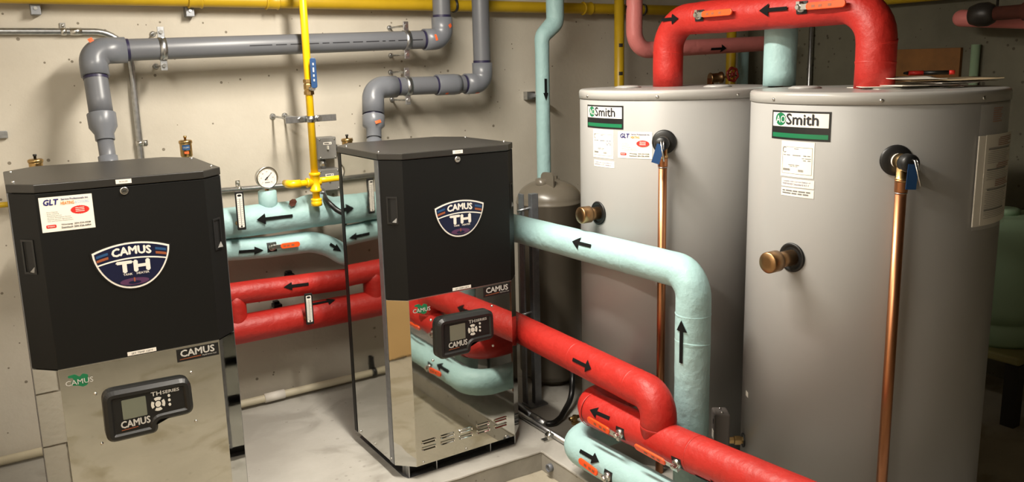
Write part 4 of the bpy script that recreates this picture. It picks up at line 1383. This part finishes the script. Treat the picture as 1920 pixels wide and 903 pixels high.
# stand-off bracket
zb = 1.492
t = thing('standoff_bracket', (1.16, YB - 0.01, zb), 'galvanised stand-off bar on two rods holding the yellow gas drop', 'bracket')
q = MB(); q.box((gx + 0.01, gy + 0.024, zb), (0.245, 0.006, 0.030), (1, 0.10, 0)); bar = q.build('bar', 'galvanised', t, bevel=0.001)
for dx in (-0.04, 0.046):
    q = MB(); q.lathe([(0.012, 0), (0.012, 0.012)], (gx + dx, gy + 0.020, zb), (0, -1, 0), 6, smooth=False); q.build('bolt', 'steel', bar)
q = MB(); q.lathe([(0.0175, -0.014), (0.0195, -0.014), (0.0195, 0.014), (0.0175, 0.014)], (gx, gy, zb), (0, 0, 1), 24, caps=False); q.build('saddle', 'galvanised', bar)
for x in (gx - 0.085, gx - 0.028):
    q = MB(); q.cyl((x, gy + 0.02, zb + 0.004), (x, YB, zb + 0.006), 0.005, 12); rd = q.build('rod', 'galvanised', t)
    q = MB(); q.lathe([(0.014, 0), (0.014, 0.008), (0.009, 0.014)], (x, YB, zb + 0.006), (0, -1, 0), 12); q.build('anchor', 'galvanised', rd)
# yellow riser behind the far tank
x = pl(1161, 100, 'y', 3.72).x
t = thing('gas_riser', (x, 3.72, PAD), 'plain yellow gas riser behind the far tank beside the pink pipe', 'gas pipe')
q = MB(); q.cyl((x, 3.72, PAD), (x, 3.72, CEIL), 0.029, 24); q.build('pipe', 'yellow_dull', t)
for zz in (1.80, 1.64):
    q = MB(); fz = cyl_fr((x, 3.72), 0.029, math.radians(-110)); q.sheet(-0.012, 0.012, zz, zz + 0.02, fz, 0.0008, 4, 1); q.build('tape_patch', 'dark_pipe', t)

# ================================================================== electrical bits on the back wall
x90 = 0.536
t = thing('emt_conduit', (x90, YB - 0.014, 0.3), 'thin steel conduit along the wall bending down behind the left heater', 'conduit')
q = MB(); q.tube(bend([(XL, YB - 0.022, 1.888), (x90, YB - 0.022, 1.888), (x90, YB - 0.022, 0.30)], 0.13, 12), 0.0135, 18); q.build('tube', 'galvanised', t)
for (xx, zz, ax) in ((pl(119, 58, 'y', 3.88).x, 1.888, (1, 0, 0)), (x90, pl(265, 268, 'y', 3.88).z, (0, 0, 1))):
    q = MB(); q.lathe([(0.0140, -0.010), (0.0160, -0.010), (0.0160, 0.010), (0.0140, 0.010)], (xx, YB - 0.022, zz), ax, 18, caps=False); sp = q.build('strap', 'steel', t)
    o_ = Vector((0, 0, 0.024)) if ax[0] else Vector((0.024, 0, 0))
    q = MB(); q.box(Vector((xx, YB - 0.004, zz)) + o_, (0.020, 0.006, 0.022)); q.ball(Vector((xx, YB - 0.009, zz)) + o_, 0.007, 10, 6); q.build('strap_tab', 'steel', sp)
q = MB(); q.lathe([(0.0155, -0.022), (0.0155, 0.022)], (pl(142, 58, 'y', 3.88).x, YB - 0.022, 1.888), (1, 0, 0), 18); q.build('coupling', 'steel', t)
t = thing('emt_conduit', (0.3, YB - 0.014, 1.16), 'thin steel conduit running level behind the gauge into the switch boxes', 'conduit')
q = MB(); q.cyl((0.57, YB - 0.022, 1.178), (2.3, YB - 0.022, 1.140), 0.0115, 16); q.build('tube', 'galvanised', t)
xx = pl(448, 352, 'y', 3.88).x
q = MB(); q.lathe([(0.012, -0.009), (0.0145, -0.009), (0.0145, 0.009), (0.012, 0.009)], (xx, YB - 0.022, 1.170), (1, 0, 0), 16, caps=False); q.box((xx, YB - 0.004, 1.196), (0.018, 0.006, 0.024)); q.ball((xx, YB - 0.01, 1.198), 0.007, 10, 6); q.build('strap', 'steel', t)


def jbox(x0, x1, z0, z1, label, tagtxt):
    t = thing('switch_box', ((x0 + x1) / 2, YB - 0.035, z0), label, 'electrical box', 'grey boxes behind the gas drop')
    c = Vector(((x0 + x1) / 2, YB - 0.036, (z0 + z1) / 2))
    q = MB(); q.box(c, (x1 - x0, 0.070, z1 - z0)); q.build('case', 'grey_box', t, bevel=0.003)
    q = MB(); q.box(c - Vector((0, 0.036, 0)), (x1 - x0 - 0.004, 0.004, z1 - z0 - 0.004)); cv = q.build('cover', 'grey_box', t, bevel=0.002)
    f = plane_fr(c - Vector((0, 0.038, 0)), (1, 0, 0), (0, 0, 1))
    q = MB(); q.prism([(-0.020, 0.018), (0.022, 0.018), (0.022, 0.030), (-0.020, 0.030)], f, 0, 0.001); q.build('label_strip', 'white', cv)
    q = MB(); text(q, tagtxt, f, -0.015, 0.021, 0.032, 0.006, 0.0016); q.build('lettering', 'print', cv)
    q = MB(); q.box(c - Vector((0.0, 0.044, -0.004)), (0.008, 0.012, 0.018)); q.build('toggle', 'button', cv)
    w2, h2_ = (x1 - x0) / 2 - 0.010, (z1 - z0) / 2 - 0.010
    for a in (-1, 1):
        for b_ in (-1, 1):
            q = MB(); q.ball(c + Vector((a * w2, -0.038, b_ * h2_)), 0.005, 8, 6); q.build('cover_screw', 'steel', cv)
    return c


jc = jbox(1.318, 1.412, 1.280, 1.387, 'upper grey switch box on the wall behind the gas drop', '#6 1')
jd = jbox(1.312, 1.420, 1.125, 1.232, 'lower grey switch box on the wall behind the gas drop', '#6 1')
t = thing('box_nipple', (1.352, YB - 0.036, 1.232), 'short steel conduit nipple joining the two switch boxes', 'conduit')
q = MB(); q.cyl((1.352, YB - 0.036, 1.232), (1.352, YB - 0.036, 1.280), 0.013, 16); q.build('tube', 'galvanised', t)
q = MB(); q.lathe([(0.018, 0), (0.018, 0.010)], (1.352, YB - 0.036, 1.246), (0, 0, 1), 8, smooth=False); q.build('locknut', 'steel', t)
for zz, lab in ((1.330, 'short steel connector leaving the upper switch box to the right'), (1.160, 'short steel connector leaving the lower switch box to the right')):
    t = thing('box_connector', (1.43, YB - 0.04, zz), lab, 'connector', 'connectors on the switch boxes')
    q = MB(); q.cyl((1.412, YB - 0.04, zz), (1.60, YB - 0.04, zz), 0.011, 14); q.build('tube', 'galvanised', t)
    q = MB(); q.lathe([(0.017, 0), (0.017, 0.014)], (1.424, YB - 0.04, zz), (1, 0, 0), 8, smooth=False); q.build('locknut', 'steel', t)
pa = pl(604, 361, 'y', 3.80); pb = pl(612, 376, 'y', 3.63); pc_ = pl(632, 394, 'y', 3.60); pd = pl(655, 405, 'y', 3.56)
t = thing('flexible_conduit', (pa.x, 3.80, 1.03), 'black flexible conduit curving from the lower switch box to the middle heater', 'conduit')
q = MB(); q.tube(bend([(pa.x, 3.80, 1.125), pa, pb, pc_, pd, pd + Vector((0.2, -0.12, -0.02))], 0.10, 8), 0.0125, 16); q.build('hose', 'hose', t)
q = MB(); q.cyl((pa.x, 3.80, 1.13), pa + (pb - pa) * 0.3, 0.016, 16); q.build('connector', 'galvanised', t)

# strap channel piece at far left, and floor-level pvc drain
c = pl(2, 252, 'y', YB)
q = MB(); q.box((c.x - 0.10, YB - 0.010, c.z), (0.245, 0.020, 0.030)); tag(q.build('wall_channel', 'galvanised', bevel=0.002), 'short flat steel channel on the wall at the far left edge', 'channel')
c = pl(-40, 388, 'y', YB - 0.05)
t = thing('gas_stub', (XL, YB - 0.05, c.z), 'thin yellow pipe along the wall left of the left heater', 'gas pipe')
q = MB(); q.cyl((XL, YB - 0.05, c.z), (0.15, YB - 0.05, c.z), 0.0115, 16); q.build('pipe', 'yellow_dull', t)
t = thing('drain_line', (XL, 3.862, 0.11), 'cream plastic drain pipe along the foot of the back wall', 'pipe')
q = MB(); q.cyl((XL, 3.864, 0.118), (2.8, 3.864, 0.130), 0.0185, 18); q.build('pipe', 'pvc_cream', t)
x = pl(519, 742, 'y', 3.86).x
q = MB(); q.cyl((x - 0.06, 3.864, 0.124), (x + 0.04, 3.864, 0.125), 0.0225, 18); q.build('coupling', 'white', t)
q = MB(); q.box((0.80, 3.885, 0.165), (0.016, 0.03, 0.08)); q.lathe([(0.0195, -0.012), (0.023, -0.012), (0.023, 0.012), (0.0195, 0.012)], (0.80, 3.864, 0.124), (1, 0, 0), 18, caps=False); q.build('clip', 'black_plastic', t)
# red pipe clips on the wall
for (u, v, yy) in ((543, 516, 3.86), (519, 572, 3.86)):
    c = pl(u, v, 'y', yy)
    q = MB(); q.box(c, (0.040, 0.05, 0.018)); q.box(c + Vector((0, 0.01, 0.012)), (0.026, 0.03, 0.018)); tag(q.build('wall_clip', 'black_plastic', bevel=0.002), 'small black clip on the wall %s the upper red pipe' % ('above' if v < 540 else 'below'), 'clip')
for (u, v) in ((446, 447),):
    c = pl(u, v, 'y', YB - 0.02)
    q = MB(); q.box(c, (0.030, 0.04, 0.030)); q.box(c + Vector((0, -0.012, 0.018)), (0.016, 0.02, 0.018)); tag(q.build('wall_clip', 'black_plastic', bevel=0.002), 'small black clip between the two aqua pipes beside the left heater', 'clip')


def air_vent(u, v, y, zb_, label, plate):
    c = pl(u, v, 'y', y)
    z = c.z
    t = thing('air_vent', (c.x, y, zb_), label, 'air vent', 'brass air vents behind the heaters')
    q = MB(); q.cyl((c.x, y, zb_), (c.x, y, z - 0.03), 0.010, 16); q.build('riser', 'brass', t)
    q = MB(); q.lathe([(0.021, -0.055), (0.025, -0.05), (0.025, 0.0), (0.0255, 0.004)], (c.x, y, z), (0, 0, 1), 24); q.build('body', 'brass', t)
    q = MB(); q.lathe([(0.028, 0.004), (0.028, 0.014), (0.022, 0.018)], (c.x, y, z), (0, 0, 1), 24); q.build('cover', 'brass', t)
    q = MB(); q.lathe([(0.005, 0.018), (0.005, 0.028), (0.007, 0.028), (0.007, 0.036)], (c.x, y, z), (0, 0, 1), 12); q.build('valve_cap', 'black_plastic' if not plate else 'brass', t)
    if plate:
        f = cyl_fr((c.x, y), 0.025, math.radians(-100)); q = MB(); q.sheet(-0.016, 0.016, z - 0.024, z - 0.002, f, 0.0010, 6); lb = q.build('label', 'steelblue', t)
        q = MB(); text(q, 'CALEFFI', f, -0.012, z - 0.016, 0.024, 0.006, 0.0018); q.build('lettering', 'silver_print', lb)
        q = MB(); q.sheet(-0.008, 0.010, z - 0.040, z - 0.030, f, 0.0010, 4); q.build('seal', 'orange_tag', t)


air_vent(348, 270, YP, ZU + 0.055, 'tall brass air vent with blue label behind the left heater', True)
air_vent(67, 306, YP, ZU + 0.055, 'brass air vent cap peeking over the left end of the left heater', False)
air_vent(651, 266, YP, ZU + 0.055, 'brass air vent cap peeking over the middle heater', False)

# ================================================================== behind and beside the far tank
yc = 3.62
tp = pl(1041, 42, 'y', yc); md = pl(1016, 68, 'y', yc); bt = pl(1018, 330, 'y', yc)
t = thing('insulated_pipe', (bt.x, yc, 0.9), 'slim aqua insulated drop on the back wall above the expansion tank', 'pipe')
pts = bend([(tp.x, yc, CEIL), (tp.x, yc, tp.z), (md.x, yc, md.z), (md.x, yc, 0.9)], [0, 0.06, 0.06, 0], 8)
q = MB(); q.tube(pts, [0.048 if p.z > tp.z - 0.01 else (0.048 - 0.010 * min(1, (tp.z - 0.01 - p.z) / 0.10)) for p in pts], 28, True, 0.015); q.build('pipe_wrap', 'aqua', t)
pipe_arrow(t, 1023, 168, (md.x, yc, 1.8), (md.x, yc, 1.0), 0.038, 0.115, 0.026)
c = pl(997, 179, 'y', YB - 0.03)
q = MB(); q.box((c.x - 0.01, YB - 0.02, c.z), (0.055, 0.04, 0.045)); q.box((c.x + 0.03, YB - 0.06, c.z), (0.03, 0.12, 0.020)); tag(q.build('strut_end', 'galvanised', bevel=0.002), 'cut strut channel end on the wall beside the slim aqua drop', 'bracket')
# expansion tank
ec = pl(1030, 400, 'y', 3.33); er = 0.165
t = thing('expansion_tank', (ec.x, 3.33, PAD), 'taupe domed expansion tank behind the steel strut stand', 'expansion tank')
zt_ = pl(1035, 333, 'y', 3.33).z
prof = [(er * 0.9, 0.03), (er, 0.06), (er, zt_ - 0.125 - PAD), (er + 0.003, zt_ - 0.122 - PAD), (er + 0.003, zt_ - 0.116 - PAD), (er, zt_ - 0.112 - PAD)]
for i in range(1, 13):
    a = math.pi / 2 * i / 12
    prof.append((max(0.002, er * math.cos(a)), zt_ - 0.112 - PAD + 0.108 * math.sin(a)))
q = MB(); q.lathe(prof, (ec.x, 3.33, PAD), (0, 0, 1), 64); q.build('shell', 'beige_paint', t)
q = MB(); q.lathe([(er * 0.7, 0), (er * 0.7, 0.035)], (ec.x, 3.33, PAD), (0, 0, 1), 32); q.build('base_ring', 'beige_paint', t)
c = pl(1016, 340, 'y', 3.30); q = MB(); q.lathe([(0.030, -0.01), (0.028, 0.045), (0.024, 0.045)], (c.x, 3.30, c.z - 0.03), (-0.12, 0, 1), 20); q.build('port_cap', 'beige_paint', t)
c = pl(1040, 335, 'y', 3.34); q = MB(); q.lathe([(0.026, -0.01), (0.026, 0.030), (0.015, 0.031), (0.015, 0.046)], (c.x, 3.34, c.z - 0.03), (0, 0, 1), 8, smooth=False); q.build('valve_boss', 'beige_paint', t)
c = pl(1029, 340, 'y', 3.26); q = MB(); f = plane_fr((c.x, 3.26, c.z), (0.2, -1, 0), (0, 0, 1)); q.prism(rrect(-0.05, 0.035, -0.055, 0.045, 0.025), f, -0.005, 0.005); q.build('lifting_lug', 'beige_paint', t)
# strut stand
xs = pl(1003, 757, 'z', PAD)
t = thing('strut_stand', (xs.x, xs.y, PAD), 'upright steel strut stand in front of the expansion tank', 'stand')
zs = pl(1003, 362, 'y', xs.y).z
q = MB(); q.box((xs.x + 0.012, xs.y, (PAD + zs) / 2), (0.038, 0.030, zs - PAD)); q.build('post', 'strut_steel', t, bevel=0.002)
q = MB(); q.box((xs.x - 0.035, xs.y + 0.03, (PAD + zs) / 2), (0.010, 0.036, zs - PAD)); q.build('post', 'strut_steel', t, bevel=0.002)
for v in (393, 588):
    z = pl(1003, v, 'y', xs.y).z
    q = MB(); q.cyl((xs.x - 0.065, xs.y + 0.02, z), (xs.x + 0.01, xs.y + 0.005, z + 0.012), 0.006, 10); q.build('cross_rod', 'galvanised', t)
q = MB(); q.box((xs.x, xs.y, PAD + 0.004), (0.10, 0.08, 0.008)); q.build('foot_plate', 'strut_steel', t)
# hose and conduit on the pad
hp = [pl(1074, 690, 'y', 2.98), pl(1072, 745, 'y', 2.94), pl(1052, 782, 'z', PAD + 0.02), pl(1034, 797, 'z', PAD + 0.014), pl(1012, 788, 'z', PAD + 0.014), pl(985, 772, 'z', PAD + 0.014), pl(962, 752, 'z', PAD + 0.014)]
t = thing('black_hose', hp[3], 'black flexible hose looping down to the pad behind the red pipes', 'hose')
q = MB(); q.tube(bend(hp, 0.10, 8), 0.0135, 16); q.build('hose', 'hose', t)
d = (hp[5] - hp[4]).normalized()
q = MB(); q.cyl(hp[4] - d * 0.05, hp[4] + d * 0.06, 0.0175, 12); q.build('connector', 'galvanised', t)
q = MB(); q.cyl(hp[4] + d * 0.06, hp[6], 0.0155, 12); q.build('conduit_run', 'strut_steel', t)
q = MB(); q.cyl(hp[0], hp[0] + (hp[0] - hp[1]).normalized() * 0.03, 0.016, 14); q.build('collar', 'white', t)
a = pl(955, 764, 'z', PAD + 0.014); b_ = pl(1090, 846, 'z', PAD + 0.014)
t = thing('pad_conduit', a, 'straight steel conduit lying on the pad beside the middle heater', 'conduit')
q = MB(); q.cyl(a + (a - b_) * 0.4, b_, 0.0135, 16); q.build('tube', 'galvanised', t)
c = pl(1031, 817, 'z', PAD + 0.014); d = (b_ - a).normalized()
q = MB(); q.cyl(c - d * 0.015, c + d * 0.015, 0.0175, 12); q.box(c - Vector((d.y, -d.x, 0)) * -0.024 - Vector((0, 0, 0.010)), (0.03, 0.03, 0.004)); q.ball(c + Vector((0, 0, 0.018)), 0.006, 8, 6); q.build('strap', 'steel', t)
c = pl(1078, 786, 'z', PAD + 0.02)
q = MB(); q.lathe([(0.018, 0), (0.018, 0.012), (0.012, 0.013), (0.012, 0.04)], c - Vector((0, 0, 0.02)), (0, 0, 1), 8, smooth=False); q.cyl(c + Vector((-0.03, 0, 0.01)), c + Vector((0.02, 0, 0.01)), 0.009, 12); tag(q.build('hose_bibb', 'brass'), 'small brass drain fitting on the pad under the red header', 'fitting')

# pink pipe
yk = 3.42
k0 = pl(1189, -80, 'y', yk); k1 = pl(1189, 95, 'y', yk); k2 = pl(1425, 82, 'y', yk)
k0 = Vector((k1.x, yk, CEIL))
k3 = k1 + (k2 - k1) * 1.15
t = ins('insulated_pipe', [k0, k1, k3], 0.044, 'pink', 'pink insulated pipe turning right behind the red arch', 0.10, 0.015)
pipe_arrow(t, 1174, 4, k0, k1, 0.044, 0.12, 0.036)
pipe_arrow(t, 1347, 91, k1, k3, 0.044, 0.125, 0.046)
# yellow and aqua verticals in the far corner, gate valve with red handwheel
x = pl(1370, 130, 'y', 3.72).x
t = thing('gas_riser', (x, 3.72, PAD), 'far yellow gas riser in the room corner behind the handwheel', 'gas pipe')
q = MB(); q.cyl((x, 3.72, PAD), (x, 3.72, CEIL), 0.031, 20); q.build('pipe', 'yellow_dull', t)
x2 = pl(1393, 130, 'y', 3.78).x
t = thing('insulated_pipe', (x2, 3.78, PAD), 'dim aqua pipe in the room corner beside the far yellow riser', 'pipe')
q = MB(); q.cyl((x2, 3.78, 0), (x2, 3.78, 1.80), 0.035, 20); q.build('pipe_wrap', 'aqua', t)
c = pl(1341, 146, 'y', 3.45)
t = thing('gate_valve', c, 'bronze gate valve with red handwheel behind the far tank', 'valve')
ax_ = Vector((1, -0.35, 0.05)).normalized()
q = MB(); q.lathe([(0.030, -0.035), (0.033, -0.030), (0.028, -0.02), (0.028, 0.025), (0.034, 0.030), (0.034, 0.042), (0.020, 0.045)], c, ax_, 20); q.build('body', 'bronze', t)
q = MB(); q.cyl(c + ax_ * 0.04, c + ax_ * 0.115, 0.007, 10); q.build('stem', 'brass', t)
wc = c + ax_ * 0.112 + Vector((0, 0, 0.012)); wa = (CAM - wc).normalized() * 0.6 + ax_ * 0.4
wa.normalize()
ring = []
A = wa.orthogonal().normalized(); B = wa.cross(A)
for i in range(49):
    a = 2 * math.pi * i / 48
    rr = 0.038 + 0.003 * math.cos(a * 6)
    ring.append(wc + (A * math.cos(a) + B * math.sin(a)) * rr)
q = MB(); q.tube(ring, 0.007, 10, False)
for i in range(6):
    a = math.pi / 3 * i
    q.cyl(wc, wc + (A * math.cos(a) + B * math.sin(a)) * 0.036, 0.0045, 8)
q.cyl(wc - wa * 0.008, wc + wa * 0.010, 0.011, 12); q.build('handwheel', 'handwheel_red', t)
q = MB(); q.cyl(c - ax_ * 0.03, Vector((c.x - ax_.x * 0.03, c.y - ax_.y * 0.03, 0.0)), 0.020, 14); q.build('pipe', 'copper', t)

# ================================================================== right wall
p0 = pl(1684, 93, 'x', XR); p1 = pl(1806, 92, 'x', XR)
q = MB(); q.box((XR - 0.012, (p0.y + p1.y) / 2, p0.z - 0.30), (0.024, abs(p0.y - p1.y), 0.60)); tag(q.build('plywood_board', 'plywood', bevel=0.002), 'brown plywood board on the dark right wall above the papers', 'board')
for u, r, lab, zz in ((1519, 0.014, 'grey conduit on the right wall behind the red arch', CEIL), (1828, 0.022, 'pale green vertical pipe on the right wall beside the board', 1.76)):
    y = pl(u, 110, 'x', XR - 0.03).y
    t = thing('wall_conduit', (XR - 0.03, y, PAD), lab, 'conduit')
    q = MB(); q.cyl((XR - 0.03, y, 0.0), (XR - 0.03, y, zz), r, 16); q.build('tube', 'galvanised' if r < 0.02 else 'tub_green', t)
    for z in (0.6, 1.5):
        q = MB(); q.lathe([(r + 0.0005, -0.012), (r + 0.003, -0.012), (r + 0.003, 0.012), (r + 0.0005, 0.012)], (XR - 0.03, y, z), (0, 0, 1), 16, caps=False); q.build('strap', 'galvanised', t)
a = pl(1800, 34, 'x', 4.18); b_ = pl(1960, 38, 'x', 4.18)
t = thing('insulated_pipe', a, 'dull pink pipe end high on the right wall behind a black valve', 'pipe')
q = MB(); q.tube(bend([a + Vector((0.10, 0, 0)), a, b_ + (b_ - a)], 0.02, 5), 0.042, 24, True, 0.02); q.build('pipe_wrap', 'pink', t)
a = pl(1832, 28, 'x', 4.02); b_ = pl(1960, 18, 'x', 4.02)
d = (b_ - a).normalized()
t = thing('pipe_valve', a, 'black iron pipe fitting hanging high at the right edge', 'valve')
q = MB(); q.lathe([(0.020, -0.065), (0.045, -0.055), (0.056, -0.02), (0.056, 0.02), (0.044, 0.045), (0.032, 0.055)], a + d * 0.03, d, 24); q.build('body', 'dark_pipe', t)
q = MB(); q.lathe([(0.032, 0.05), (0.032, 0.18), (0.042, 0.182), (0.042, 0.26)], a + d * 0.03, d, 20); q.build('nipple', 'rust_brown', t)
q = MB(); q.cyl(a + d * 0.09 + Vector((0, 0, 0.02)), a + d * 0.10 + Vector((0, 0, 0.75)), 0.006, 8); q.build('hanger_rod', 'dark_pipe', t)
# green plastic tub by the right wall
tc_ = Vector((4.02, 1.96, 0.0))
zr = pl(1890, 402, 'x', 3.8).z
for k, (cx_, cy_, lab) in enumerate(((4.05, 1.97, 'translucent green plastic drum standing by the right wall'),)):
    zb2 = 0.46
    t = thing('plastic_drum', (cx_, cy_, 0), lab, 'drum')
    H_ = 0.62
    q = MB(); q.lathe([(0.19, 0), (0.205, 0.02), (0.205, 0.10), (0.198, 0.11), (0.205, 0.12)] + [(0.21 - 0.004 * (i % 2), 0.12 + (H_ - 0.18) * i / 8) for i in range(9)] + [(0.20, H_ - 0.03), (0.16, H_ - 0.005)], (cx_, cy_, 0.34), (0, 0, 1), 40); q.build('barrel', 'tub_green', t)
    q = MB(); q.lathe([(0.06, 0), (0.06, 0.025), (0.05, 0.03)], (cx_, cy_, 0.34 + H_ - 0.006), (0, 0, 1), 20); q.build('bung', 'tub_green', t)
    q = MB(); q.box((cx_, cy_, 0.32), (0.46, 0.46, 0.04)); q.build('stand_top', 'tote_base', t, bevel=0.01)
    for sx in (-1, 1):
        for sy in (-1, 1):
            q = MB(); q.box((cx_ + sx * 0.20, cy_ + sy * 0.20, 0.15), (0.06, 0.06, 0.30)); q.build('stand_leg', 'dark_pipe', t)

# ================================================================== out of view: what the polished panels mirror, and the added fill batten
for (x, y, z), lab in ((LAMP1, 'white fluorescent batten on the ceiling over the passage'), (LAMP_FILL, 'added white fill batten on the ceiling left of the passage, out of view')):
    t = thing('ceiling_fixture', (x, y, CEIL), lab, 'ceiling light', 'fluorescent battens')
    q = MB(); q.box((x, y, CEIL - 0.03), (0.13, 1.24, 0.06)); q.build('housing', 'fixture_white', t, bevel=0.004)
    for dx in (-0.035, 0.035):
        q = MB(); q.cyl((x + dx, y - 0.58, CEIL - 0.078), (x + dx, y + 0.58, CEIL - 0.078), 0.013, 14); q.build('tube', 'tube_glow', t)

# cardboard propped against the block wall left of the left heater
t = thing('cardboard_sheet', (-0.30, 2.05, 0), 'tan cardboard sheet propped on the block wall, mirrored in the middle heater corner', 'cardboard')
X = Vector((0, -1, 0)); Y = Vector((-0.16, 0, 1)).normalized()
f = plane_fr((-0.245, 2.05, 0.004), X, Y)
q = MB(); q.prism([(-0.48, 0.0), (0.30, 0.02), (0.30, 0.86), (-0.48, 0.82)], f, 0, 0.006); q.build('panel', 'cardboard', t)
q = MB(); q.prism([(-0.20, 0.30), (0.10, 0.26), (0.12, 0.52), (-0.17, 0.56)], f, 0.006, 0.0075); q.build('patch', 'grey_box', t)
q = MB(); q.prism([(0.0, 0.0), (0.36, 0.0), (0.36, 0.16), (0.0, 0.20)], f, 0.009, 0.015); q.build('flap', 'cardboard', t)
